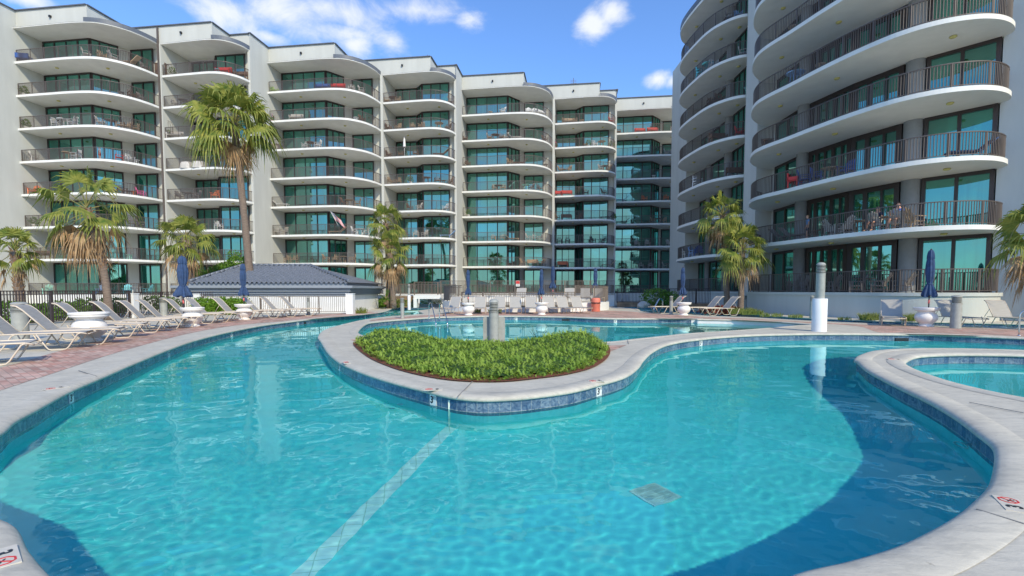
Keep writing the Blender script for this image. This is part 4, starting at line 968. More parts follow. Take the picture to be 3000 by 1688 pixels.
def palm(loc, base_z, top, rt, crown_r, seed, label, ngreen=22, ndead=12, boots=.5, lean=None, group='fan palms', deadlen=1.0, hide_below=0):
    rr = random.Random(seed); t = empty('palm_tree', (loc[0], loc[1], 0), 0, label, 'palm tree', group)
    b = Vector((0, 0, base_z)); tp = Vector(top) - Vector((loc[0], loc[1], 0)); tk = MB(); pts = []; rs = []
    n = 16
    for i in range(n + 1):
        u = i / n; c = b.lerp(tp, u); bend = math.sin(u * math.pi) * .10 * (tp - b).length if lean else math.sin(u * math.pi) * .012 * tp.z
        c = c + Vector((bend * (lean or 1) * .6, 0, 0)); pts.append(c); rs.append(rt * (1.28 - .35 * min(1, u * 2.2)) * (1 + .05 * rr.uniform(-1, 1)) * (1.12 if u > 1 - boots else 1))
    tk.tube(pts, rt, 14, rs=rs); tk.build('trunk', M['bark'], t)
    bt = MB(); nb = int(14 * boots * (tp - b).length / .45)
    for k in range(nb):
        u = 1 - boots + boots * (k / nb); i = min(n - 1, int(u * n)); f = u * n - i; c = pts[i].lerp(pts[i + 1], f); az = k * 2.4 + rr.uniform(-.2, .2)
        d = Vector((math.cos(az), math.sin(az), 0)); s = Vector((-d.y, d.x, 0)) * .06; o = c + d * rs[i] * .85; L = rr.uniform(.12, .24)
        bt.add([o - s, o + s, o + d * L * .55 + Vector((0, 0, L)) - s * .35, o + d * L * .55 + Vector((0, 0, L)) + s * .35, o - s + Vector((0, 0, .08)), o + s + Vector((0, 0, .08))], [(0, 1, 3, 2), (4, 2, 3, 5), (0, 2, 4), (1, 5, 3)])
    if boots: bt.build('leaf_bases', M['boot'], t)
    g = MB(); pe = MB(); de = MB()
    for k in range(ngreen):
        u = k / ngreen; az = k * 2.39996 + rr.uniform(-.3, .3); el = R(84 - 106 * u ** .9 + rr.uniform(-10, 10)); pl = crown_r * rr.uniform(.42, .66) ; L = crown_r * rr.uniform(.42, .56)
        o = tp + Vector((0, 0, .15 - .35 * u)); c = fan(g, o, az, el, pl, L, .45 + 1.1 * u + .3 * rr.random(), rr, roll=rr.uniform(-.8, .8), wobble=.14)
        pe.tube([o, o.lerp(c, .5) + Vector((0, 0, .05)), c], .022, 4, rs=[.035, .02, .012], cap=False)
    for k in range(ndead):
        az = k * 2.39996 + 1 + rr.uniform(-.4, .4); u = k / max(1, ndead); el = R(-22 - 50 * u + rr.uniform(-8, 8)); pl = crown_r * rr.uniform(.32, .55) * deadlen; L = crown_r * rr.uniform(.36, .50)
        o = tp + Vector((0, 0, -.25 - .35 * u)); c = fan(de, o, az, el, pl, L, 1.25 + .4 * rr.random(), rr, spread=rr.uniform(55, 85), wobble=.16, nseg=20, roll=rr.uniform(-.6, .6))
        pe.tube([o, o.lerp(c, .5) + Vector((0, 0, .04)), c], .022, 4, rs=[.035, .02, .012], cap=False)
    # flower stalks
    for k in range(5 if ndead > 4 else 1):
        az = rr.uniform(0, 6.28); d = Vector((math.cos(az), math.sin(az), 0)); P = [tp + Vector((0, 0, .1)), tp + d * crown_r * .35 + Vector((0, 0, .35 * crown_r)), tp + d * crown_r * .62 + Vector((0, 0, .1)), tp + d * crown_r * .72 - Vector((0, 0, .5 * crown_r))]
        pe.tube(catmull([tuple(p) for p in P], n=4), .012, 4, cap=False)
    g.build('crown', M['palm_green'], t); pe.build('leaf_stalks', M['petiole'], t)
    if ndead: de.build('dead_fronds', M['palm_dead'], t)
    return t
def palm_px(pxb, pxt, pyt, Y, rpx, rt, seed, lb, **k):
    X = at(pxb, 850, 0, Y=Y).x; tx = at(pxt, 850, 0, Y=Y).x; rpx *= .80; return palm((X, Y), 0 if 'bz' not in k else k.pop('bz'), (tx, Y, zat(pyt, Y)), rt, rpx / F * Y, seed, lb, **k)
palm_px(58, 50, 735, 21.5, 96, .16, 11, 'short fan palm with a shaggy brown trunk at the far left edge', ngreen=20, ndead=5, boots=.62)
palm_px(316, 264, 612, 23.0, 158, .155, 12, 'leaning fan palm with a heavy skirt of dead fronds, second from the left', ngreen=16, ndead=17, boots=.55, lean=.7)
palm_px(566, 552, 705, 33, 112, .22, 13, 'short fan palm left of the blue tiled roof', ngreen=20, ndead=7, boots=.6)
palm_px(738, 699, 362, 33, 164, .235, 14, 'tallest fan palm with a bare grey trunk rising behind the blue tiled roof', ngreen=42, ndead=9, boots=.06, deadlen=.7, bz=0)
palm_px(1140, 1132, 655, 37.5, 82, .17, 15, 'taller of the two fan palms sharing one spot behind the channel', ngreen=20, ndead=8, boots=.3)
palm_px(1152, 1143, 742, 37.0, 88, .20, 16, 'lower of the two fan palms sharing one spot, with tan dead skirt', ngreen=18, ndead=16, boots=.35)
palm_px(2132, 2112, 632, 31.0, 95, .16, 17, 'left fan palm of the pair before the right building, dark shaggy top', ngreen=24, ndead=10, boots=.35)
palm_px(2170, 2172, 730, 29.5, 100, .16, 18, 'right and shorter fan palm of the pair before the right building', ngreen=26, ndead=5, boots=.08)
palm_px(3055, 3050, 690, 17.0, 165, .22, 19, 'fan palm cut off by the right edge, with grey dead fronds', ngreen=22, ndead=14, boots=.4)
# sago palm and small planting by the stone wall
p = at(1130, 892, .35); sg = MB(); rr = random.Random(8)
for k in range(34):
    az = k * 2.4; el = R(rr.uniform(15, 80)); L = rr.uniform(.8, 1.15); d = Vector((math.cos(az), math.sin(az), 0)); P = []
    for q in range(8):
        u = q / 7; P.append(p + d * L * u * math.cos(el) + Vector((0, 0, L * (u * math.sin(el) - .55 * u * u * math.cos(el)))) + Vector((0, 0, .3)))
    s = Vector((-d.y, d.x, 0))
    for q in range(1, 8):
        for j in range(3):
            c = P[q - 1].lerp(P[q], j / 3); l = .20 * (1 - .5 * q / 8)
            for sgn in (-1, 1):
                e = (s * sgn + (P[q] - P[q - 1]).normalized() * .5).normalized() * l; w_ = (P[q] - P[q - 1]).normalized() * .012; sg.add([c - w_, c + e, c + w_], [(0, 1, 2)])
pt = empty('sago_palm', p, 0, 'spiky dark green sago palm in front of the stone retaining wall', 'cycad')
o = sg.build('fronds', M['bush'], pt); o.location = -p
o = MB(); o.lathe([(.13, 0), (.17, .1), (.16, .3), (.08, .38)], n=12); o.build('trunk', M['boot'], pt, (0, 0, -.0))
o = MB(); o.lathe([(.07, .35), (.09, .5), (.06, .68), (.001, .75)], n=10); o.build('cone', M['wood_tan'], pt)
def shrub(name, blobs, n, size, mat, seed, label, cat='shrub', group=None, stem=True, up=.3, long=1.6, shell=.55):
    rr = random.Random(seed); bx, by = blobs[0][0], blobs[0][1]; t = empty(name, (bx, by, 0), 0, label, cat, group); mb = MB()
    leaves(mb, n, [(b[0] - bx, b[1] - by, *b[2:]) for b in blobs], size, rr, long=long, up=up, shell=shell); mb.build('foliage', M[mat], t)
    if stem:
        s = MB()
        for b in blobs:
            c = Vector((b[0] - bx, b[1] - by, b[2])); s.tube([(c.x * .3, c.y * .3, 0), c * .6, c], .03, 5)
            for _ in range(5): s.tube([c * .7, c + Vector((rr.uniform(-.7, .7) * b[3], rr.uniform(-.7, .7) * b[4], rr.uniform(-.3, .7) * b[5]))], .012, 4)
        s.build('stem', M['bark'], t)
    return t
def X(px, Y): return at(px, 850, 0, Y=Y).x
shrub('bushy_tree', [(X(665, 36), 36, 2.6, 1.3, 1.2, .8), (X(600, 36), 36, 2.2, 1.2, 1.1, .7), (X(700, 36), 36, 3.3, .9, .8, .6), (X(730, 36.5), 36.5, 2.7, 1.0, .9, .8), (X(690, 36), 36, 4.0, .45, .4, .3)], 7500, .10, 'bush', 21, 'bright green bushy tree rising behind the blue tiled roof', 'tree')
for k, (px, Y, lb) in enumerate(((612, 27.6, 'clipped light green hedge left of the third white urn'), (680, 27.8, 'clipped light green hedge behind the third white urn'))):
    hm = shrub('hedge', [(X(px, Y) + dx, Y, .45, .42, .34, .50) for dx in (-.55, -.1, .35, .7)], 3800, .075, 'hedge', 30 + k, lb, 'hedge', 'clipped hedges before the pool house')
for k, (px, Y, z, r_, lb) in enumerate(((30, 20.6, .45, .7, 'green shrub behind the dark fence at its left end'), (168, 23.0, .45, .8, 'green shrub behind the dark fence, below the leaning palm'), (250, 24.5, .5, .8, 'green shrub behind the middle of the dark fence'), (330, 27, .55, .8, 'green shrub behind the dark fence, near the pillar'), (455, 29.5, .6, .9, 'green shrub behind the far stretch of the dark fence'))):
    shrub('green_shrub', [(X(px, Y), Y, z, r_, .5, .45), (X(px, Y) + .6, Y + .3, z * .9, r_ * .8, .5, .4)], 1300, .09, 'bush', 40 + k, lb, 'shrub', 'shrubs behind the dark fence')
shrub('fern', [(X(1118, 38), 38, .35, .5, .4, .32), (X(1140, 38), 38, .35, .4, .35, .25)], 900, .10, 'bush', 50, 'bright green fern at the foot of the sago palm', 'fern', stem=False, up=.8)
shrub('flowering_shrub', [(X(1175, 38.3), 38.3, .35, .6, .4, .3), (X(1155, 38.3), 38.3, .3, .4, .4, .25)], 700, .08, 'grassy', 51, 'yellowish low shrub between the sago palm and the slender post light', 'shrub', stem=False)
shrub('green_shrub', [(X(1925, 38), 38, .8, 1.2, .6, .7), (X(1960, 38), 38, .7, .9, .6, .55)], 1800, .10, 'bush', 52, 'leafy green shrub in the shade behind the far loungers', 'shrub')
shrub('red_ground_shrub', [(X(2085, 29.5), 29.5, .15, .7, .5, .22), (X(2115, 29.6), 29.6, .18, .7, .5, .26), (X(2143, 29.3), 29.3, .18, .6, .45, .24)], 1600, .09, 'redleaf', 53, 'dark red leafy ground shrub at the foot of the left palm of the pair', 'shrub', stem=False)
def tuft(px, Y, w_, h, n, seed, lb, mat='grassy', name='grass_tuft'):
    rr = random.Random(seed); mb = MB()
    for _ in range(n):
        b = Vector((rr.uniform(-w_, w_), rr.uniform(-.18, .18), 0)); d = Vector((rr.uniform(-1, 1) * .5, rr.uniform(-1, 1) * .5, 1)).normalized(); L = h * rr.uniform(.6, 1.15); s = d.cross(Vector((0, 1, 0))).normalized() * .012
        q = b + d * L * .6; tp = b + d * L + Vector((d.x, d.y, -.25)) * L * .35; mb.add([b - s, b + s, q + s * .8, q - s * .8, tp], [(0, 1, 2, 3), (3, 2, 4)])
    return tag(mb.build(name, M[mat], loc=(X(px, Y), Y, .01)), lb, 'grass', 'grass clumps at the foot of the low wall')
for a in ((2175, 28.6, .75, .42, 420, 60, 'dense grass clump below the right palm of the pair'), (2205, 27.6, .6, .36, 260, 61, 'grass clump right of the palm pair'), (2262, 25.6, .55, .26, 110, 62, 'thin grass tuft at the left of the long white wall'), (2335, 24.6, .35, .24, 70, 63, 'thin grass tuft left of the tall white post'),
          (2475, 22.9, .3, .18, 60, 64, 'tiny grass tuft right of the tall white post'), (2552, 22.75, .45, .42, 190, 65, 'yellow green grass clump left of the front facing lounger'), (2672, 22.0, .35, .42, 150, 66, 'grass clump behind the big white urn'), (1058, 29.2, .3, .45, 90, 67, 'small grassy plant by the pool house pillar'), (1385, 30.3, .5, .35, 160, 68, 'low grass behind the first centre urn'), (1450, 30.5, .4, .3, 90, 69, 'low grass left of the big bollard')): tuft(*a)
# boulders
for k, (px, Y, r_, lb) in enumerate(((1888, 38, .45, 'pale boulder in the shade behind the far loungers'), (1880, 37.6, .35, 'smaller boulder in front of the pale one, in the shade'))):
    mb = MB(); mb.lathe([(r_ * math.cos(a) * 1.0, r_ * .8 * (math.sin(a) + .6)) for a in [-.6 + k2 * .27 for k2 in range(9)]], n=14, wob=lambda t, i: 1 + .18 * math.sin(3 * t + i) + .1 * math.sin(5 * t + 2 * i)); tag(mb.build('boulder', M['palegrey'], loc=(X(px, Y), Y, 0)), lb, 'boulder')

# ------------------------------------------------------------------ walls, fences, pool house
def fence(line, z0, z1, label, mat='darkrail', step=.115, post=1.9, bw=.03, pw=.075, name='fence', group=None, cap=True):
    mid = line[len(line) // 2]; t = empty(name, (mid[0], mid[1], 0), 0, label, 'fence', group)
    ln = [(x - mid[0], y - mid[1]) for x, y in line]; rl = MB()
    for i in range(len(ln) - 1):
        a, b = ln[i], ln[i + 1]
        rl.bar((*a, z1 - .02), (*b, z1 - .02), .045, .04); rl.bar((*a, z1 - .16), (*b, z1 - .16), .03, .03) if cap else None; rl.bar((*a, z0 + .10), (*b, z0 + .10), .035, .03)
    rl.build('rail', M[mat], t); pk = MB()
    for p in resample(ln, step): pk.bar((p[0], p[1], z0 + .10), (p[0], p[1], z1 - .02), bw, bw)
    pk.build('pickets', M[mat], t)
    for p in resample(ln, post):
        po = MB(); po.bar((0, 0, z0), (0, 0, z1 + .0), pw, pw); po.build('post', M[mat], t, (p[0], p[1], 0))
    return t
fence([(-19.4, 18.25), (-19.4, 24.55)], 0, 1.40, 'near stretch of dark metal fence behind the left loungers', post=2.1, bw=.026, pw=.10, group='dark fence on the left')
fence([(-19.4, 24.95), (-19.4, 28.6), (-17.9, 28.9)], 0, 1.33, 'far stretch of dark metal fence between white pillar and pool house', post=1.8, bw=.024, pw=.09, group='dark fence on the left')
def pillar(cx, cy, dx, dy, h, lb, mat='white', name='pillar'):
    t = MB(); t.box((0, 0, h / 2), (dx, dy, h)); t.box((0, 0, h + .02), (dx + .04, dy + .04, .04)); o = t.build(name, M[mat], loc=(cx, cy, 0)); return tag(o, lb, 'pillar')
pillar(-19.4, 24.75, .36, .36, 1.22, 'white square pillar between the two stretches of dark fence')
pillar(-19.65, 17.6, 1.0, .5, 1.28, 'white pillar at the left edge where the dark fence starts')
pillar(X(578, 28.9), 28.9, .50, .40, 1.16, 'white square pillar at the left end of the pool house fence')
pillar(X(1026, 28.7), 28.7, .42, .42, 1.18, 'white square pillar at the right end of the pool house fence')
fence([(X(592, 28.8), 28.8), (X(1014, 28.6), 28.6)], .04, 1.07, 'grey metal fence in front of the white pool house wall', mat='fence_brown', post=1.75, bw=.018, pw=.06, cap=False)
# pool house
ph = empty('pool_house', (-15.5, 32, 0), 0, 'low white pool house with blue grey barrel tiled hip roof', 'pool house')
def PH(v): return (v[0] + 15.5, v[1] - 32, v[2])
o = MB(); xl, xr = X(512, 30.4), X(1016, 30.4); o.prism([(xl + 15.5, -1.6), (xr + 15.5, -1.6), (xr + 15.5, 5.5), (xl + 15.5, 5.5)], 0, 1.20); o.build('wall', M['white'], ph)
o = MB(); cx0, cx1 = X(505, 30.2) + 15.5, X(1036, 30.2) + 15.5
for z0, z1, out in ((1.10, 1.17, .06), (1.171, 1.21, .16), (1.211, 1.33, .10), (1.331, 1.38, .24), (1.381, 1.50, .18), (1.501, 1.55, .32), (1.551, 1.70, .42)):
    o.prism([(cx0 + .42 - out, -1.6 - out), (cx1 - .42 + out, -1.6 - out), (cx1 - .42 + out, 5.5 + out), (cx0 + .42 - out, 5.5 + out)], z0, z1)
o.build('cornice', M['cornice'], ph)
o = MB(); o.prism([(cx0 + .9, -1.6), (cx1 - .5, -1.6), (cx1 - .5, 5.6), (cx0 + .9, 5.6)], 1.70, 1.86); o.build('soffit_band', M['cornice'], ph)
ye, yr = 30.25, 34.2; ze, zr = 1.90, zat(779, 34.2); exl, exr = X(556, ye), X(1024, ye); rxl, rxr = X(712, yr), X(911, yr); yb = 38.2
rf = MB(); pitch = .30; ncol = int((exr - exl) / pitch); pr_ = 8
def hip(x): return max(0.0, min(1, (x - exl) / max(.01, rxl - exl), (exr - x) / (exr - rxr)))
rows = 12; slope = (zr - ze) / (yr - ye)
for k in range(ncol):
    for j in range(pr_):
        xa = exl + (k + j / pr_) * pitch; xb = exl + (k + (j + 1) / pr_) * pitch; ha = .062 * math.cos(2 * math.pi * j / pr_); hb = .062 * math.cos(2 * math.pi * (j + 1) / pr_)
        va, vb = hip(xa), hip(xb); m = min(max(va, vb), 1)
        for r in range(rows):
            u0, u1 = r / rows, (r + 1) / rows
            if u0 >= m: break
            a0, b0, a1, b1 = min(u0, va), min(u0, vb), min(u1, va), min(u1, vb)
            f = lambda x, u, h, l: PH((x, ye + (yr - ye) * u, ze + (zr - ze) * u + h + l))
            rf.add([f(xa, a0, ha, .035), f(xb, b0, hb, .035), f(xb, b1, hb, 0), f(xa, a1, ha, 0)], [(0, 1, 2, 3)], True)
            rf.add([f(xa, a0, ha, .035), f(xb, b0, hb, .035), f(xb, b0, hb, 0 if r else -.03), f(xa, a0, ha, 0 if r else -.03)], [(3, 2, 1, 0)])
q = [PH(v) for v in ((exl, ye, ze), (exr, ye, ze), (exr, yb, ze), (exl, yb, ze), (rxl, yr, zr), (rxr, yr, zr))]
rf.add(q, [(1, 2, 5), (2, 3, 4, 5), (3, 0, 4)])
rfo = rf.build('roof', M['tileroof'], ph)
o = MB()
for a, b in (((rxl, yr, zr), (rxr, yr, zr)), ((exl, ye, ze + .03), (rxl, yr, zr)), ((exr, ye, ze + .03), (rxr, yr, zr))):
    a, b = Vector(PH(a)), Vector(PH(b)); n = int((b - a).length / .36)
    for k in range(n): p, q_ = a.lerp(b, k / n), a.lerp(b, (k + 1.12) / n); o.tube([p + Vector((0, 0, .05)), q_ + Vector((0, 0, .075))], .095, 8, rs=[.10, .085])
o.build('ridge_tiles', M['tileroof'], rfo)
# stone retaining wall with sloping walk fence
rw = empty('retaining_wall', (X(1120, 39.6), 39.6, 0), 0, 'tan split stone retaining wall between pool house and white bridge', 'wall')
ox = X(1120, 39.6); o = MB(); o.prism([(X(1010, 39.6) - ox, 0), (X(1213, 39.6) - ox, 0), (X(1213, 39.6) - ox, .5), (X(1010, 39.6) - ox, .5)], 0, .62)
o.prism([(X(1145, 39.5) - ox, -.1), (X(1208, 39.5) - ox, -.1), (X(1208, 39.5) - ox, .5), (X(1145, 39.5) - ox, .5)], .0, .92); o.build('stonework', M['blockwall'], rw)
o = MB(); o.prism([(X(1005, 39.6) - ox, .1), (X(1212, 39.6) - ox, .1), (X(1212, 39.6) - ox, .6), (X(1005, 39.6) - ox, .6)], .621, .72); o.prism([(X(1010, 40.5) - ox, .9), (X(1220, 40.5) - ox, .9), (X(1220, 40.5) - ox, 1.1), (X(1010, 40.5) - ox, 1.1)], .6, 1.02); o.build('coping', M['white'], rw)
fence([(X(1018, 40.3), 40.3), (X(1130, 40.3), 40.3), (X(1215, 40.2), 40.2)], .98, 1.95, 'brown metal railing above the stone retaining wall', mat='fence_brown', post=2.2, cap=False)
fence([(X(1022, 39.2), 39.2), (X(1120, 39.0), 39.0)], .0, .78, 'thin low rail in front of the stone retaining wall', mat='fence_brown', step=2.1, post=2.1, cap=True, pw=.04)
# white bridge structure over the channel head
br_ = empty('footbridge', (X(1252, 39.0), 39.0, 0), 0, 'white footbridge with planter opening at the head of the channel', 'bridge'); bx = X(1252, 39.0)
o = MB(); o.box((0, 1.0, .86), (X(1292, 39) - X(1213, 39), 2.4, .30)); o.box((X(1217.5, 39) - bx, .1, .355), (.26, .7, .71)); o.box((0, 2.4, .36), (X(1292, 39) - X(1213, 39), .12, .70)); o.box((X(1262, 39) - bx + .0, 1.2, .35), (.1, .4, .7)); o.build('deck', M['white'], br_)
o = MB(); o.box((.05, .9, .10), (X(1289, 39) - X(1227, 39), .5, .36)); o.build('planter', M['fascia'], br_); o = MB(); o.box((X(1253, 39) - bx, .9, .50), (.26, .3, .42)); o.build('spout', M['fascia'], br_)
o = MB(); leaves(o, 300, [(-.5, .9, .33, .3, .2, .14), (.7, .9, .35, .4, .2, .2)], .05, random.Random(4), up=1); o.build('planting', M['grassy'], br_)
fence([(X(1214, 39.2), 39.2), (X(1294, 39.2), 39.2)], 1.0, 2.08, 'brown metal railing on top of the white footbridge', mat='fence_brown', post=1.9, cap=False)
# round terrace with curved wall and fence
cx, cy, rd = 1.05, 37.2, 6.15
def arc(a0, a1, r=rd, n=28): return [(cx + r * math.cos(R(a0 + (a1 - a0) * k / n)), cy + r * math.sin(R(a0 + (a1 - a0) * k / n))) for k in range(n + 1)]
rt_ = empty('round_terrace', (cx, cy, 0), 0, 'round raised terrace with curved white wall behind the centre loungers', 'terrace')
def rl_(l): return [(x - cx, y - cy) for x, y in l]
o = MB(); full = arc(150, 390, n=60); o.prism(rl_(full), 0, .44); o.build('platform', M['concrete'], rt_)
o = MB()
for a0, a1, z1 in ((165, 222, .62), (222, 300, .30), (300, 345, .58)):
    oo = arc(a0, a1, rd + .16, 16); ii = arc(a0, a1, rd - .06, 16); o.prism(rl_(oo + ii[::-1]), 0, z1)
o.build('wall', M['white'], rt_)
fence(arc(168, 224, rd + .05), .60, 1.75, 'curved brown fence on the left of the round terrace', mat='fence_brown', cap=True, group='curved fences of the round terrace')
fence(arc(224, 300, rd + .05), .28, 1.30, 'lower curved brown fence across the front of the round terrace', mat='fence_brown', cap=True, group='curved fences of the round terrace')
fence(arc(300, 350, rd + .05), .56, 1.72, 'curved brown fence on the right of the round terrace', mat='fence_brown', cap=True, group='curved fences of the round terrace')
fence([(X(1290, 42.8), 42.8), (X(1560, 42.8), 42.8), (X(1800, 42.5), 42.5)], .9, 2.25, 'straight brown fence along the back of the round terrace', mat='fence_brown', post=2.2, cap=False)
o = MB(); o.prism([(X(1285, 43) , 43), (X(1800, 43), 43), (X(1800, 43), 43.3), (X(1285, 43), 43.3)], 0, .95); tag(o.build('low_wall', M['white']), 'low white wall along the back of the round terrace', 'wall')
fence([(X(1808, 41), 41), (X(1900, 40.2), 40.2), (X(2085, 36.5), 36.5)], .35, 1.55, 'shaded grey fence behind the far loungers', mat='darkrail', post=2.2, cap=False)
o = MB(); o.prism([(X(1808, 41.1), 41.1), (X(1900, 40.3), 40.3), (X(2085, 36.6), 36.6), (X(2085, 36.9), 36.9), (X(1900, 40.6), 40.6), (X(1808, 41.4), 41.4)], 0, .4); tag(o.build('low_wall', M['blockwall']), 'low brown stone wall in the shade behind the far loungers', 'wall')
# warning sign on the back fence
sgn = empty('warning_sign', (X(1517, 42.7), 42.65, zat(831, 42.65)), 0, 'small red and white warning sign hung on the fence of the round terrace', 'sign')
o = MB(); o.box((0, 0, 0), (.34, .02, .50)); o.build('plate', M['marker'], sgn); o = MB(); o.box((0, -.013, .10), (.32, .006, .26)); o.build('panel', M['red'], sgn)
o = MB()
for z in (-.09, -.13, -.17): o.box((0, -.013, z), (.24, .004, .014))
o.build('text_lines', M['ink'], sgn)
# antennas on the roof
for px, pt, pb, Y, lb in ((1676, 228, 250, 66, 'thin antenna on the roof of the sixth bay'), (1258, 160, 172, 60, 'thin whip antenna on the roof of the fourth bay')):
    o = MB(); z0, z1 = zat(pb, Y) - .3, zat(pt, Y); o.tube([(0, 0, z0), (0, 0, z1)], .03, 5)
    if px > 1500:
        for zz in (.45, .6, .75): o.bar((-.4, 0, z0 + (z1 - z0) * zz), (.4, 0, z0 + (z1 - z0) * zz), .03)
    tag(o.build('antenna', M['rail'], loc=(X(px, Y), Y, 0)), lb, 'antenna')

# ------------------------------------------------------------------ balcony furniture, flag, people
def mat_variant(o, m):
    return o
def chair_mb(mb, adir=False, w=.58, arms=True):
    h = .40 if not adir else .33
    z2 = .95 if not adir else .98
    mb.box((0, .02, h), (w, .50, .05))
    n = 5 if adir else 4
    for k in range(n):
        x = (k - (n - 1) / 2) * w * .8 / n; t = (z2 if not adir else z2 - .10 * abs(k - 2) ** 1.3 * .5)
        mb.bar((x, -.22, h + .03), (x * 1.12, -.36 if not adir else -.48, t), w * .13, .022)
    mb.bar((-w * .42, -.30, h + .32), (w * .42, -.30, h + .32), .05, .03)
    for sx in (-1, 1):
        mb.bar((sx * w * .46, .24, 0), (sx * w * .46, .24, h + .22), .05, .045); mb.bar((sx * w * .46, -.30, 0), (sx * w * .46, -.22, h + .2), .05, .045)
        if arms: mb.box((sx * w * .48, 0, h + .23), (.09, .62, .03))
        mb.bar((sx * w * .46, .24, h * .5), (sx * w * .46, -.26, h * .5), .03, .03)
    return mb
def table_mb(mb, r=.5, h=.72):
    mb.lathe([(.001, h - .03), (r, h - .03), (r, h), (.001, h)], n=20)
    for a in range(4):
        q = a * math.pi / 2 + .78; mb.bar((r * .65 * math.cos(q), r * .65 * math.sin(q), 0), (r * .5 * math.cos(q), r * .5 * math.sin(q), h - .03), .05, .05)
    return mb
def bench_mb(mb): 
    mb.box((0, 0, .40), (1.35, .52, .07)); mb.box((0, -.26, .62), (1.35, .07, .42))
    for x in (-.64, .64): mb.box((x, 0, .5), (.07, .56, .22)); mb.bar((x, .22, 0), (x, .22, .4), .06); mb.bar((x, -.24, 0), (x, -.24, .4), .06)
    return mb
def lounge_mb(mb):
    mb.box((0, .0, .34), (1.25, .55, .05)); M_ = Matrix.Rotation(R(-42), 4, 'Y'); mb.box((.87, 0, .60), (.78, .55, .05), m=Matrix.Rotation(R(-42), 4, 'Y'))
    for x in (-.5, .5): 
        for y in (-.25, .25): mb.bar((x, y, 0), (x * 1.05, y, .33), .04)
    return mb
def plant_mb(mb, h=.7):
    mb.lathe([(.001, 0), (.14, 0), (.19, .28), (.17, .30), (.001, .28)], n=12)
    return mb
PROT = {}
def furn(kind, mat):
    key = (kind, mat)
    if key in PROT: return PROT[key]
    mb = MB(); ms = [M[mat]]
    if kind == 'chair': chair_mb(mb)
    elif kind == 'adirondack': chair_mb(mb, True, .66)
    elif kind == 'table': table_mb(mb)
    elif kind == 'side_table': table_mb(mb, .28, .45)
    elif kind == 'bench': bench_mb(mb)
    elif kind == 'lounger': lounge_mb(mb)
    elif kind == 'cabinet': mb.box((0, 0, .65), (1.0, .5, 1.3)); mb.box((0, .27, .65), (.9, .03, 1.15)); mb.box((0, 0, 1.33), (1.06, .56, .05))
    elif kind == 'covered': 
        mb.lathe([(.62, 0), (.60, .35), (.52, .62), (.30, .72), (.001, .74)], n=22, wob=lambda t, i: 1 + .05 * math.sin(7 * t + i) + .22 * abs(math.cos(t)))
    elif kind == 'plant':
        ms = [M['urn'], M['bush']]; plant_mb(mb); mb.cur = 1; leaves(mb, 150, [(0, 0, .55, .3, .3, .35)], .09, random.Random(2), up=.6)
    elif kind == 'flowers':
        ms = [M['red'], M['bush'], M['pink']]; plant_mb(mb); mb.cur = 1; leaves(mb, 110, [(0, 0, .5, .35, .3, .3)], .09, random.Random(2)); mb.cur = 2; leaves(mb, 60, [(0, 0, .6, .35, .3, .28)], .07, random.Random(3))
    elif kind == 'plaque': mb.tube([(.3 * math.cos(k * .5236), 0, .3 * math.sin(k * .5236)) for k in range(13)], .035, 6); mb.lathe([(.001, -.02), (.10, -.02), (.10, .02), (.001, .02)], n=12); mb.bar((-.28, 0, 0), (.28, 0, 0), .03); mb.bar((0, 0, -.28), (0, 0, .28), .03)
    elif kind == 'trellis':
        mb.tube([(-.45, 0, 0), (-.45, 0, 1.4), (-.3, 0, 1.72), (0, 0, 1.85), (.3, 0, 1.72), (.45, 0, 1.4), (.45, 0, 0)], .02, 5)
        for x in (-.22, 0, .22): mb.bar((x, 0, 0), (x, 0, 1.75), .015)
        for z in (.4, .8, 1.2): mb.bar((-.45, 0, z), (.45, 0, z), .015)
    elif kind == 'patio_umbrella': mb.tube([(0, 0, 0), (0, 0, 2.3)], .025, 6); mb.lathe([(.16, 1.15), (.13, 1.5), (.10, 2.0), (.02, 2.35)], n=14, wob=lambda t, i: 1 + .12 * math.cos(6 * t)); mb.lathe([(.001, 0), (.25, 0), (.2, .1), (.001, .12)], n=14)
    o = mb.build({'adirondack': 'adirondack_chair', 'covered': 'covered_grill', 'flowers': 'flower_pot', 'plant': 'potted_plant', 'plaque': 'wall_ornament'}.get(kind, 'balcony_' + kind if kind in ('table', 'bench', 'chair', 'lounger') else kind), ms)
    PROT[key] = [o, 0]; return PROT[key]
ORD = ['ground', 'second', 'third', 'fourth', 'fifth', 'sixth', 'seventh', 'top']
BAY = ['first', 'second', 'third', 'fourth', 'fifth', 'sixth', 'seventh']
CATS = {'chair': 'chair', 'adirondack': 'chair', 'table': 'table', 'side_table': 'table', 'bench': 'bench', 'lounger': 'sun lounger', 'cabinet': 'cabinet', 'covered': 'grill', 'plant': 'potted plant', 'flowers': 'flower pot', 'plaque': 'ornament', 'trellis': 'trellis', 'patio_umbrella': 'umbrella'}
NOUN = {'chair': 'patio chair', 'adirondack': 'slatted garden chair', 'table': 'round table', 'side_table': 'small side table', 'bench': 'low sofa', 'lounger': 'reclining lounger', 'cabinet': 'tall cabinet', 'covered': 'covered furniture heap', 'plant': 'leafy potted plant', 'flowers': 'pot of flowers', 'plaque': 'round wall ornament', 'trellis': 'arched wire trellis', 'patio_umbrella': 'closed slim parasol'}
CLR = {'wood_tan': 'tan', 'wood_dark': 'dark brown', 'wicker': 'brown wicker', 'greywood': 'grey', 'palegrey': 'pale beige', 'orange': 'orange', 'pink': 'pink', 'aqua': 'turquoise', 'mint': 'mint green', 'red': 'red', 'blue': 'dark blue', 'lightblue': 'light blue', 'white': 'white', 'black': 'black', 'lime': 'lime green', 'navy': 'navy', 'sling': 'grey', 'rail': 'dark metal', 'bush': 'green'}
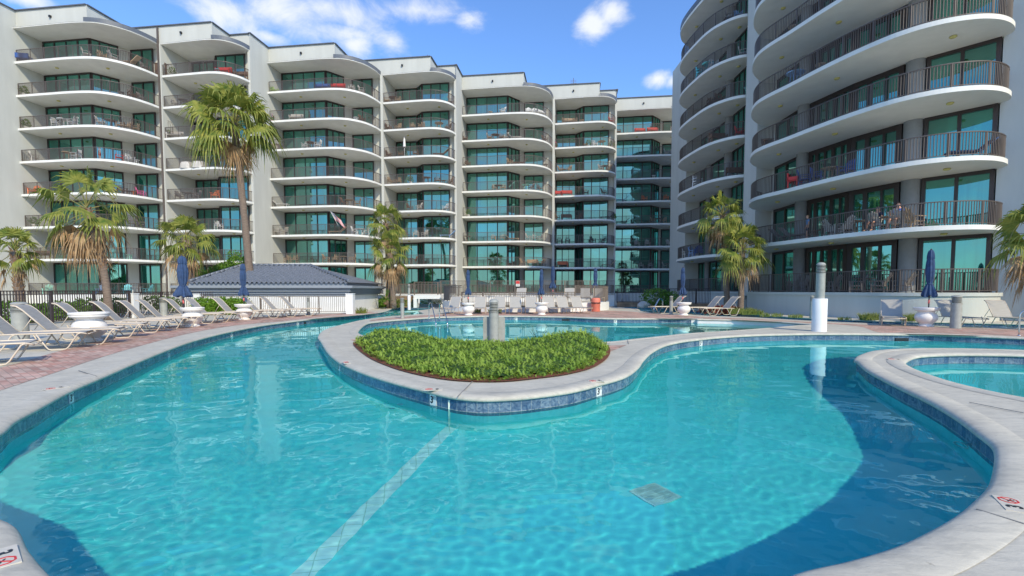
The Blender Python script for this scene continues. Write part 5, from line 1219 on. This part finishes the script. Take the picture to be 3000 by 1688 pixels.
items = []   # (location, rz, kind, mat, where)
def spot(line, px, d, z):
    """point on the balcony front line seen at column px, d metres further in"""
    r = (px - CX) / F; best = None
    for i in range(len(line) - 1):
        a, b = Vector(line[i]), Vector(line[i + 1]); fa, fb = a.x - r * a.y, b.x - r * b.y
        if fa * fb <= 0 and fa != fb:
            q = a.lerp(b, fa / (fa - fb)); best = q if best is None or q.y < best.y else best
    if best is None: best = min((Vector(p) for p in line), key=lambda p: abs(p.x - r * p.y))
    return best + Vector((r, 1)).normalized() * d
def left_line(bay):
    i, n = divmod(bay, 2); c = S2C if n else S1C
    return [(lw(*p)[0] + ORG[i].x, lw(*p)[1] + ORG[i].y) for p in c]
def L_(bay, k, lst):
    ln = left_line(bay)
    for px, kind, mat, rz in lst:
        q = spot(ln, px, .75, 0); z = ZK(k) - (.3 if k == 0 else 0)
        items.append((Vector((q.x, q.y, z + .003)), R(rz), kind, mat, '%s floor balcony, %s bay from the left' % (ORD[k], BAY[bay])))
W_, T_, D_k, P_, G_ = 'white', 'wood_tan', 'wood_dark', 'palegrey', 'greywood'
L_(0, 7, [(66, 'bench', 'blue', 170), (103, 'bench', 'blue', 190), (287, 'chair', P_, 120), (330, 'chair', T_, 60), (362, 'chair', P_, 150), (402, 'lounger', T_, 0), (452, 'chair', G_, 90)])
L_(0, 6, [(104, 'plant', 'bush', 0), (380, 'side_table', G_, 0), (412, 'chair', D_k, 60), (440, 'chair', G_, 90)])
L_(0, 5, [(105, 'plant', 'bush', 0), (192, 'chair', W_, 90), (212, 'table', W_, 0), (238, 'chair', W_, -90), (318, 'chair', P_, 110), (348, 'table', G_, 0), (375, 'chair', T_, 30), (397, 'chair', T_, 10), (418, 'chair', T_, 20)])
L_(0, 4, [(122, 'chair', P_, 150), (222, 'table', T_, 0), (243, 'chair', W_, -90), (368, 'chair', 'red', 40), (398, 'chair', W_, 70), (416, 'side_table', W_, 0)])
L_(0, 3, [(116, 'adirondack', 'orange', 10), (334, 'chair', T_, 0), (372, 'chair', D_k, 80), (392, 'side_table', G_, 0), (404, 'side_table', 'orange', 0), (428, 'adirondack', 'pink', 110)])
L_(0, 2, [(112, 'plant', 'bush', 0), (170, 'table', P_, 0), (398, 'chair', G_, 60), (424, 'chair', G_, 120)])
L_(0, 1, [(126, 'bench', D_k, 0), (385, 'side_table', 'mint', 0)])
L_(0, 0, [(142, 'adirondack', 'mint', 30), (298, 'adirondack', 'lightblue', 20), (374, 'adirondack', 'aqua', 30), (402, 'table', W_, 0), (432, 'adirondack', 'aqua', -30)])
L_(1, 7, [(499, 'cabinet', D_k, 0), (530, 'plant', 'bush', 0), (660, 'side_table', 'aqua', 0), (676, 'bench', 'red', 0), (706, 'chair', D_k, 80), (722, 'bench', D_k, 0)])
L_(1, 6, [(536, 'chair', P_, 60), (560, 'table', G_, 0)])
L_(1, 5, [(512, 'trellis', 'rail', 0), (510, 'plant', 'bush', 0), (530, 'bench', P_, 10)])
L_(1, 4, [(566, 'covered', P_, 0), (600, 'covered', P_, 0)])
L_(1, 3, [(538, 'chair', G_, 80), (562, 'table', G_, 0), (588, 'chair', G_, -80), (640, 'chair', 'orange', 0)])
L_(1, 2, [(648, 'chair', W_, 60)])
L_(1, 1, [(530, 'chair', D_k, 20)])
L_(2, 7, [(820, 'adirondack', 'lime', 60), (958, 'bench', 'blue', 0), (1003, 'bench', 'red', 0), (1041, 'chair', P_, 0), (1070, 'chair', P_, 90)])
L_(2, 6, [(808, 'flowers', 'pink', 0), (880, 'bench', P_, 0), (1052, 'side_table', W_, 0), (1070, 'chair', D_k, 70)])
L_(2, 5, [(905, 'chair', W_, 0), (922, 'table', D_k, 0), (941, 'chair', W_, -90), (820, 'covered', 'rail', 0)])
L_(2, 3, [(836, 'lounger', W_, 180), (1013, 'chair', D_k, 80), (1029, 'table', T_, 0), (1052, 'chair', T_, -80)])
L_(2, 2, [(816, 'chair', P_, 30), (838, 'chair', P_, -20), (986, 'lounger', T_, 0), (1043, 'chair', W_, 90), (1058, 'table', W_, 0), (1075, 'chair', W_, -90)])
L_(2, 1, [(845, 'chair', T_, 0), (866, 'chair', T_, 0), (958, 'chair', T_, 90), (985, 'chair', T_, 0), (1006, 'table', T_, 0), (1034, 'chair', T_, -90)])
L_(3, 7, [(1142, 'chair', T_, 90), (1160, 'table', D_k, 0), (1174, 'chair', T_, 0), (1325, 'chair', G_, 90)])
L_(3, 6, [(1145, 'chair', D_k, 80), (1172, 'chair', T_, -30), (1214, 'chair', T_, 20), (1240, 'chair', T_, -20), (1290, 'table', T_, 0), (1316, 'chair', D_k, -60)])
L_(3, 5, [(1190, 'patio_umbrella', W_, 0), (1146, 'chair', D_k, 80), (1180, 'chair', 'wicker', 0), (1222, 'chair', 'wicker', 0), (1288, 'lounger', D_k, 0)])
L_(3, 4, [(1150, 'chair', T_, 60), (1172, 'chair', T_, 0), (1207, 'plant', 'bush', 0), (1252, 'table', D_k, 0), (1284, 'chair', 'wicker', 20), (1302, 'side_table', D_k, 0), (1320, 'chair', 'wicker', -60)])
L_(3, 3, [(1204, 'chair', D_k, 70), (1230, 'chair', P_, -60), (1308, 'chair', W_, -30)])
L_(3, 2, [(1196, 'chair', G_, 60), (1221, 'chair', P_, 0), (1246, 'chair', P_, -30), (1306, 'lounger', 'lightblue', 0)])
L_(3, 1, [(1200, 'table', G_, 0), (1214, 'chair', D_k, -60)])
L_(4, 7, [(1438, 'side_table', P_, 0), (1473, 'chair', W_, -60), (1547, 'adirondack', W_, 0), (1564, 'adirondack', W_, 0), (1582, 'bench', W_, 40)])
L_(4, 6, [(1366, 'chair', D_k, 90), (1436, 'chair', T_, 80), (1452, 'table', D_k, 0), (1468, 'chair', 'wicker', 0), (1481, 'chair', P_, -60), (1512, 'lounger', P_, 180), (1594, 'chair', D_k, 60)])
L_(4, 5, [(1372, 'chair', D_k, 30), (1494, 'chair', T_, 60), (1518, 'lounger', D_k, 0), (1597, 'side_table', D_k, 0)])
L_(4, 4, [(1450, 'chair', T_, 20), (1461, 'table', G_, 0), (1474, 'chair', T_, -20), (1540, 'table', 'mint', 0), (1556, 'chair', G_, -60), (1580, 'chair', G_, 40)])
L_(4, 3, [(1374, 'plant', 'bush', 0)])
L_(4, 2, [(1372, 'table', G_, 0), (1446, 'chair', T_, 0), (1472, 'chair', T_, 0), (1506, 'lounger', T_, 180), (1548, 'chair', P_, 70), (1565, 'chair', P_, 0), (1581, 'chair', P_, -70)])
L_(4, 1, [(1532, 'chair', T_, 60), (1560, 'bench', T_, 0), (1586, 'chair', T_, -60)])
L_(5, 7, [(1652, 'chair', T_, 30), (1665, 'bench', T_, 0), (1681, 'chair', T_, -10), (1700, 'side_table', T_, 0), (1786, 'chair', 'red', 60)])
L_(5, 6, [(1622, 'flowers', 'red', 0), (1712, 'side_table', T_, 0), (1720, 'plant', 'bush', 0), (1738, 'chair', W_, 20), (1758, 'table', T_, 0), (1787, 'plant', 'bush', 0)])
L_(5, 5, [(1640, 'chair', T_, 60), (1650, 'side_table', T_, 0), (1664, 'chair', T_, -60), (1757, 'chair', P_, 60), (1768, 'table', G_, 0), (1780, 'chair', T_, -60)])
L_(5, 4, [(1628, 'bench', 'red', 0), (1659, 'bench', 'red', 0), (1714, 'chair', D_k, 0), (1766, 'chair', 'wicker', 60)])
L_(5, 3, [(1630, 'chair', 'wicker', 40), (1658, 'bench', 'wicker', 0), (1695, 'chair', 'wicker', -50), (1770, 'lounger', 'black', 0), (1795, 'plant', 'bush', 0)])
L_(5, 2, [(1638, 'chair', 'black', 0), (1662, 'chair', 'black', 0), (1735, 'chair', 'black', 40), (1766, 'chair', 'black', -40)])
L_(5, 1, [(1648, 'bench', 'orange', 0), (1775, 'lounger', T_, 0)])
L_(6, 7, [(1806, 'chair', D_k, 90), (1868, 'bench', 'red', 0), (1904, 'bench', 'red', 0), (1963, 'chair', P_, 0), (1986, 'chair', 'mint', 60)])
L_(6, 6, [(1946, 'chair', P_, 60), (1963, 'adirondack', P_, 0), (1982, 'adirondack', P_, 0)])
L_(6, 5, [(1910, 'side_table', W_, 0), (1972, 'covered', 'navy', 0)])
L_(6, 4, [(1812, 'lounger', 'lightblue', 0), (1883, 'chair', 'orange', 20), (1946, 'chair', 'orange', 0), (1975, 'chair', D_k, 0)])
L_(6, 3, [(1815, 'lounger', 'black', 0), (1910, 'chair', T_, 60), (1924, 'table', D_k, 0), (1940, 'chair', T_, -60)])
L_(6, 2, [(1864, 'adirondack', P_, 0), (1895, 'adirondack', P_, 0), (1958, 'adirondack', P_, 20), (1984, 'chair', W_, -80)])
L_(6, 1, [(1876, 'chair', P_, 0), (1888, 'side_table', G_, 0), (1904, 'chair', P_, 0), (1946, 'chair', P_, 60), (1958, 'table', G_, 0), (1967, 'chair', P_, -60)])
WING = {'near': catmull(R1C, n=5), 'far': catmull(R2C, n=5)}
def R_(wing, k, lst, d=.8):
    for it in lst:
        px, kind, mat, rz = it[:4]; dd = it[4] if len(it) > 4 else d
        q = spot(WING[wing][::-1], px, dd, 0); items.append((Vector((q.x, q.y, ZK(k) + .003)), R(rz), kind, mat, '%s floor balcony, %s wing of the right building' % (ORD[k], wing)))
R_('far', 7, [(2120, 'chair', G_, 60), (2140, 'chair', 'lightblue', 0), (2185, 'lounger', P_, 90)])
R_('far', 6, [(2060, 'table', 'aqua', 0), (2040, 'chair', 'aqua', 40), (2075, 'chair', W_, 0), (2160, 'chair', P_, 60)])
R_('far', 5, [(2072, 'chair', D_k, 0), (2096, 'chair', D_k, 40), (2190, 'adirondack', 'mint', 40)])
R_('far', 4, [(2094, 'bench', D_k, 0), (2155, 'chair', 'red', 50)])
R_('far', 3, [(2036, 'chair', W_, 20), (2146, 'bench', D_k, 0)])
R_('far', 1, [(2010, 'adirondack', P_, 0), (2030, 'adirondack', 'lightblue', 20), (2044, 'adirondack', 'blue', -20)])
R_('near', 5, [(2300, 'side_table', T_, 0)]); R_('near', 4, [(2310, 'table', 'lightblue', 0), (2380, 'side_table', T_, 0)])
R_('near', 3, [(2236, 'lounger', D_k, 70)])
R_('near', 2, [(2318, 'bench', 'red', 50), (2345, 'chair', 'blue', 60), (2384, 'chair', 'blue', 40, 1.0), (2420, 'table', T_, 0, 1.1), (2464, 'chair', 'blue', -80, 1.0), (2800, 'lounger', 'navy', -12, .9)])
R_('near', 1, [(2306, 'lounger', G_, 120, 1.1), (2336, 'lounger', G_, 120, 1.1), (2380, 'side_table', D_k, 0, 1.0), (2432, 'adirondack', P_, 90, 1.3), (2464, 'adirondack', P_, 195, .8), (2500, 'table', T_, 0, 1.5), (2562, 'adirondack', P_, 110, 1.0), (2590, 'table', T_, 0, 1.25), (2622, 'adirondack', P_, 120, .95), (2664, 'adirondack', T_, 100, .8)])
R_('near', 0, [(2322, 'chair', G_, 220, 1.0), (2346, 'chair', G_, 220, 1.0), (2432, 'adirondack', G_, 210, 1.0), (2508, 'adirondack', G_, 225, .9), (2530, 'table', D_k, 0, 1.5), (2572, 'adirondack', G_, 220, .9), (2640, 'adirondack', G_, 210, .9)])
# copies with a label each
from collections import defaultdict
grp = defaultdict(list)
for it in items: grp[(it[2], it[3], it[4])].append(it)
POSN = {1: [''], 2: ['left ', 'right '], 3: ['left ', 'middle ', 'right '], 4: ['leftmost ', 'second ', 'third ', 'rightmost '], 5: ['leftmost ', 'second ', 'third ', 'fourth ', 'rightmost ']}
OVR = {('red', 'chair'): 'reddish', ('red', 'bench'): 'red cushioned'}
for key, l in grp.items():
    l.sort(key=lambda it: it[0].x / it[0].y)
    for n, it in enumerate(l):
        pr = furn(it[2], it[3])
        if pr[1] == 0: o = pr[0]
        else: o = pr[0].copy(); COL.objects.link(o)
        pr[1] += 1; o.location = it[0]; o.rotation_euler = (0, 0, it[1] + math.pi + (0 if it[2] != 'lounger' else math.pi))
        col = CLR.get(it[3], ''); 
        if it[2] in ('plant', 'flowers'): col = 'small'
        wh = it[4].replace(', ', ' of the ').replace('first bay from the left', 'first bay') if 'bay' in it[4] else it[4].replace(', ', ', ')
        lab = '%s%s %s, %s' % (POSN[len(l)][n], col, NOUN[it[2]], wh); tag(o, lab, CATS[it[2]])
        o['group'] = {'chair': 'balcony chairs', 'adirondack': 'slatted balcony chairs', 'table': 'balcony tables', 'side_table': 'balcony side tables', 'bench': 'balcony sofas', 'lounger': 'balcony loungers', 'plant': 'balcony plants', 'flowers': 'balcony flower pots', 'covered': 'covered furniture on balconies'}.get(it[2], 'balcony pieces')
for px, py, Y, mat, lb in ((811, 312, 53.3, 'rail', 'round dark wall ornament on the seventh floor balcony wall, third bay from the left'),):
    pr = furn('plaque', mat); o = pr[0]; o.location = (X(px, Y) + .05, Y, zat(py, Y)); o.rotation_euler = (0, 0, R(80)); o.scale = (1.3,) * 3; tag(o, lb, 'ornament')
# flag on the third floor of the third bay
q = spot(left_line(2), 995, .05, 0); fy = q.y; fl = empty('flag', (q.x, q.y, ZK(2) + .9), 0, 'striped flag with starry blue canton on a slanted pole, third bay balcony', 'flag')
tp = Vector((X(975, fy) - q.x, -.2, zat(620, fy) - ZK(2) - .9)); o = MB(); o.tube([(0, 0, 0), tp], .02, 6); o.build('pole', M['white'], fl)
dn = -tp.normalized(); out = Vector((.66, -.1, -.50)).normalized(); Hh = 1.0; Wd = 1.35
def flagpt(u, v): return tp * .98 + dn * (v * Hh) + out * (u * Wd) + Vector((0, .09 * math.sin(u * 7 + v), .05 * math.sin(u * 5)))
names_ = [('stripes', 'redink', [(k, 0, 10) for k in range(0, 13, 2)]), ('stripes', 'whitecloth', [(k, 0, 10) for k in range(1, 13, 2)])]
for nm, mt_, rows_ in names_:
    o = MB()
    for k, a, b in rows_:
        for c in range(10):
            if k < 7 and c < 4: continue
            o.add([flagpt(c / 10, k / 13), flagpt((c + 1) / 10, k / 13), flagpt((c + 1) / 10, (k + 1) / 13), flagpt(c / 10, (k + 1) / 13)], [(0, 1, 2, 3)])
    o.build(nm, M[mt_], fl)
o = MB()
for c in range(4): o.add([flagpt(c / 10, 0), flagpt((c + 1) / 10, 0), flagpt((c + 1) / 10, 7 / 13), flagpt(c / 10, 7 / 13)], [(0, 1, 2, 3)])
o.build('canton', M['navy'], fl); o = MB()
for r_ in range(9):
    for c in range(6 if r_ % 2 == 0 else 5):
        u = .4 * (c * 2 + 1 + (r_ % 2)) / 12; v = 7 / 13 * (r_ + 1) / 10; p = flagpt(u, v) + Vector((0, -.012, 0)); 
        V = [p + (Vector((math.cos(a), 0, math.sin(a))) * (.026 if i % 2 == 0 else .011)) for i, a in enumerate([math.pi / 2 + k * math.pi / 5 for k in range(10)])]; o.add(V, [tuple(range(10))])
o.build('stars', M['whitecloth'], fl)

# people
def skinned(name, J, Ed, mat, parent, sub=2, root=0):
    me = bpy.data.meshes.new(name); me.from_pydata([j[0] for j in J], Ed, []); o = bpy.data.objects.new(name, me); COL.objects.link(o)
    m = o.modifiers.new('s', 'SKIN'); m.use_smooth_shade = True
    sv = me.skin_vertices[0].data if me.skin_vertices else None
    if sv is None:
        bpy.context.view_layer.objects.active = o; bpy.ops.mesh.customdata_skin_add(); sv = me.skin_vertices[0].data
    for i, j in enumerate(J): sv[i].radius = j[1] if isinstance(j[1], tuple) else (j[1], j[1]); sv[i].use_root = (i == root)
    s = o.modifiers.new('d', 'SUBSURF'); s.levels = sub; s.render_levels = sub
    bpy.context.view_layer.update(); ev = o.evaluated_get(bpy.context.evaluated_depsgraph_get()); nm = bpy.data.meshes.new_from_object(ev)
    bpy.data.objects.remove(o); bpy.data.meshes.remove(me); nm.materials.clear(); nm.materials.append(M[mat])
    for p in nm.polygons: p.use_smooth = True
    o = bpy.data.objects.new(name, nm); COL.objects.link(o); o.parent = parent; return o
def person(loc, rz, H, pose, label, shirt, bottoms, hair='hair', longhair=False):
    """faces +y; all lengths scale with height H"""
    t = empty('person', loc, rz, label, 'person'); s = H / 1.75; v = lambda x, y, z: Vector((x, y, z)) * s
    if pose == 'stand':
        pel = v(0, 0, .93); J = {'pel': pel, 'waist': v(0, .0, 1.08), 'chest': v(0, .0, 1.28), 'neck0': v(0, -.01, 1.45), 'neck': v(0, .01, 1.52), 'head': v(0, .03, 1.62), 'top': v(0, .02, 1.70)}
        lg = [(v(sx * .09, 0, .86), v(sx * .10, .03, .48), v(sx * .10, -.01, .08), v(sx * .11, .14, .03)) for sx in (-1, 1)]
        ar = [(v(sx * .17, 0, 1.40), v(sx * .22, -.03, 1.12), v(sx * .23, .05, .88)) for sx in (-1, 1)]
    else:
        pel = v(0, -.02, .50); J = {'pel': pel, 'waist': v(0, -.06, .66), 'chest': v(0, -.12, .86), 'neck0': v(0, -.13, 1.03), 'neck': v(0, -.10, 1.10), 'head': v(0, -.07, 1.20), 'top': v(0, -.09, 1.28)}
        lg = [(v(sx * .10, .04, .49), v(sx * .12, .46, .50), v(sx * .12, .50 + .12 * (sx > 0), .10), v(sx * .12, .66 + .12 * (sx > 0), .04)) for sx in (-1, 1)]
        ar = [(v(sx * .18, -.12, .97), v(sx * .25, .02, .72), v(sx * .16, .26, .76 + .1 * (sx > 0))) for sx in (-1, 1)]
    names = list(J); P = [(J['pel'], (.135 * s, .10 * s)), (J['waist'], (.125 * s, .095 * s)), (J['chest'], (.15 * s, .11 * s)), (J['neck0'], (.09 * s, .07 * s)), (J['neck'], .052 * s), (J['head'], (.075 * s, .092 * s)), (J['top'], (.062 * s, .075 * s))]
    E = [(0, 1), (1, 2), (2, 3), (3, 4), (4, 5), (5, 6)]
    for a, b, c, d in lg:
        i = len(P); P += [(a, .085 * s), (b, .058 * s), (c, .038 * s), (d, (.04 * s, .025 * s))]; E += [(0, i), (i, i + 1), (i + 1, i + 2), (i + 2, i + 3)]
    hands = []
    for a, b, c in ar:
        i = len(P); d = (c - b).normalized(); P += [(a, .055 * s), (b, .04 * s), (c, .027 * s), (c + d * .06 * s, (.036 * s, .016 * s))]; E += [(3, i), (i, i + 1), (i + 1, i + 2), (i + 2, i + 3)]
        hw = c + d * .085 * s; sd_ = d.cross(Vector((0, 1, 0))); sd_ = sd_.normalized() if sd_.length > .1 else Vector((0, 0, 1)); cl = Vector((0, .35, -.25))
        for k, L in enumerate((.062, .070, .066, .052)):
            j = len(P); o_ = sd_ * (k - 1.5) * .018 * s; P += [(hw + o_, .0085 * s), (hw + o_ + (d + cl * .2) * L * .5 * s, .0080 * s), (hw + o_ + (d * .8 + cl * .7) * L * s, .0070 * s)]; E += [(i + 3, j), (j, j + 1), (j + 1, j + 2)]
        j = len(P); P += [(c + d * .04 * s + sd_ * .035 * s, .010 * s), (c + d * .075 * s + sd_ * .052 * s, .008 * s)]; E += [(i + 3, j), (j, j + 1)]
    body = skinned('body', P, E, 'skin', t)
    hd = J['head']; o = MB(); 
    for sx in (-1, 1): o.lathe([(.001, -.012 * s), (.011 * s, 0), (.001, .012 * s)], c=tuple(hd + v(sx * .032, .088, .012)), n=8)
    o.build('eyes', M['black'], t); o = MB(); o.add([hd + v(-.012, .09, -.02), hd + v(.012, .09, -.02), hd + v(0, .118, -.022), hd + v(0, .088, .022)], [(0, 1, 2), (0, 2, 3), (1, 3, 2)], True); o.box(tuple(hd + v(0, .088, -.048)), (.038 * s, .008 * s, .007 * s))
    for sx in (-1, 1): o.lathe([(.001, -.028 * s), (.014 * s, -.01 * s), (.016 * s, .012 * s), (.001, .028 * s)], c=tuple(hd + v(sx * .082, -.005, -.005)), n=8)
    o.build('face', M['skin'], t)
    o = MB(); V = []; nn = 14; rr_ = []
    for i in range(8):
        th = i / 7 * (1.75 if not longhair else 1.9)
        for k in range(nn): 
            a = 2 * math.pi * k / nn; fr = math.sin(a) > .35; thh = th * (.62 if fr else 1); rad = .092 * s
            V.append(hd + Vector((math.cos(a) * math.sin(thh) * rad * .92, -.012 * s + math.sin(a) * math.sin(thh) * rad * 1.1, .035 * s + math.cos(thh) * rad * 1.05)))
    o.add(V, [(i * nn + k, i * nn + (k + 1) % nn, (i + 1) * nn + (k + 1) % nn, (i + 1) * nn + k) for i in range(7) for k in range(nn)], True)
    if longhair: o.tube([hd + v(0, -.09, .03), hd + v(0, -.12, -.06), hd + v(0, -.13, -.18), hd + v(0, -.11, -.26)], .05 * s, 8, rs=[.06 * s, .06 * s, .05 * s, .015 * s])
    o.build('hair', M[hair], t)
    g = 1.13; T = [(J['pel'] + v(0, 0, .05), (.135 * g * s, .10 * g * s)), (J['waist'], (.13 * g * s, .10 * g * s)), (J['chest'], (.152 * g * s, .115 * g * s)), (J['neck0'] - v(0, 0, .02), (.088 * g * s, .07 * g * s))]; TE = [(0, 1), (1, 2), (2, 3)]
    for a, b, c in ar: i = len(T); T += [(a, .066 * s), (a.lerp(b, .62), .056 * s)]; TE += [(3, i), (i, i + 1)]
    skinned('shirt', T, TE, shirt, t)
    T = [(J['pel'] + v(0, 0, .05), (.14 * g * s, .108 * g * s)), (J['pel'] - v(0, 0, .03), (.135 * g * s, .11 * g * s))]; TE = [(0, 1)]
    for a, b, c, d in lg: i = len(T); T += [(a, .094 * s), (a.lerp(b, .82), .078 * s)]; TE += [(1, i), (i, i + 1)]
    skinned('shorts', T, TE, bottoms, t)
    o = MB()
    for a, b, c, d in lg: m_ = (c + d) / 2; o.box((m_.x, m_.y + .01 * s, .012 * s), (.085 * s, .25 * s, .024 * s))
    o.build('sandals', M['wood_dark'], t)
    return t
WN = WING['near'][::-1]
q = spot(WN, 2358, .55, 0); person((q.x, q.y, ZK(1)), R(75), 1.32, 'stand', 'child in light blue shirt and navy shorts standing at the second floor railing, right building', 'shirt_light', 'navy_cloth', 'blond')
q = spot(WN, 2558, 1.0, 0); person((q.x, q.y, ZK(1)), R(110), 1.66, 'sit', 'seated person in dark top with hair tied back, right building balcony', 'navy_cloth', 'navy_cloth', 'wood_dark', True)
q = spot(WN, 2618, .95, 0); person((q.x, q.y, ZK(1)), R(120), 1.80, 'sit', 'seated person in bright blue shirt on the right building balcony', 'shirt_blue', 'greywood', 'hair')
q = spot(left_line(0), 312, .5, 0); person((q.x, q.y, ZK(4)), R(100), 1.15, 'stand', 'small child in white top on the fifth floor balcony of the first bay', 'whitecloth', 'red', 'blond')
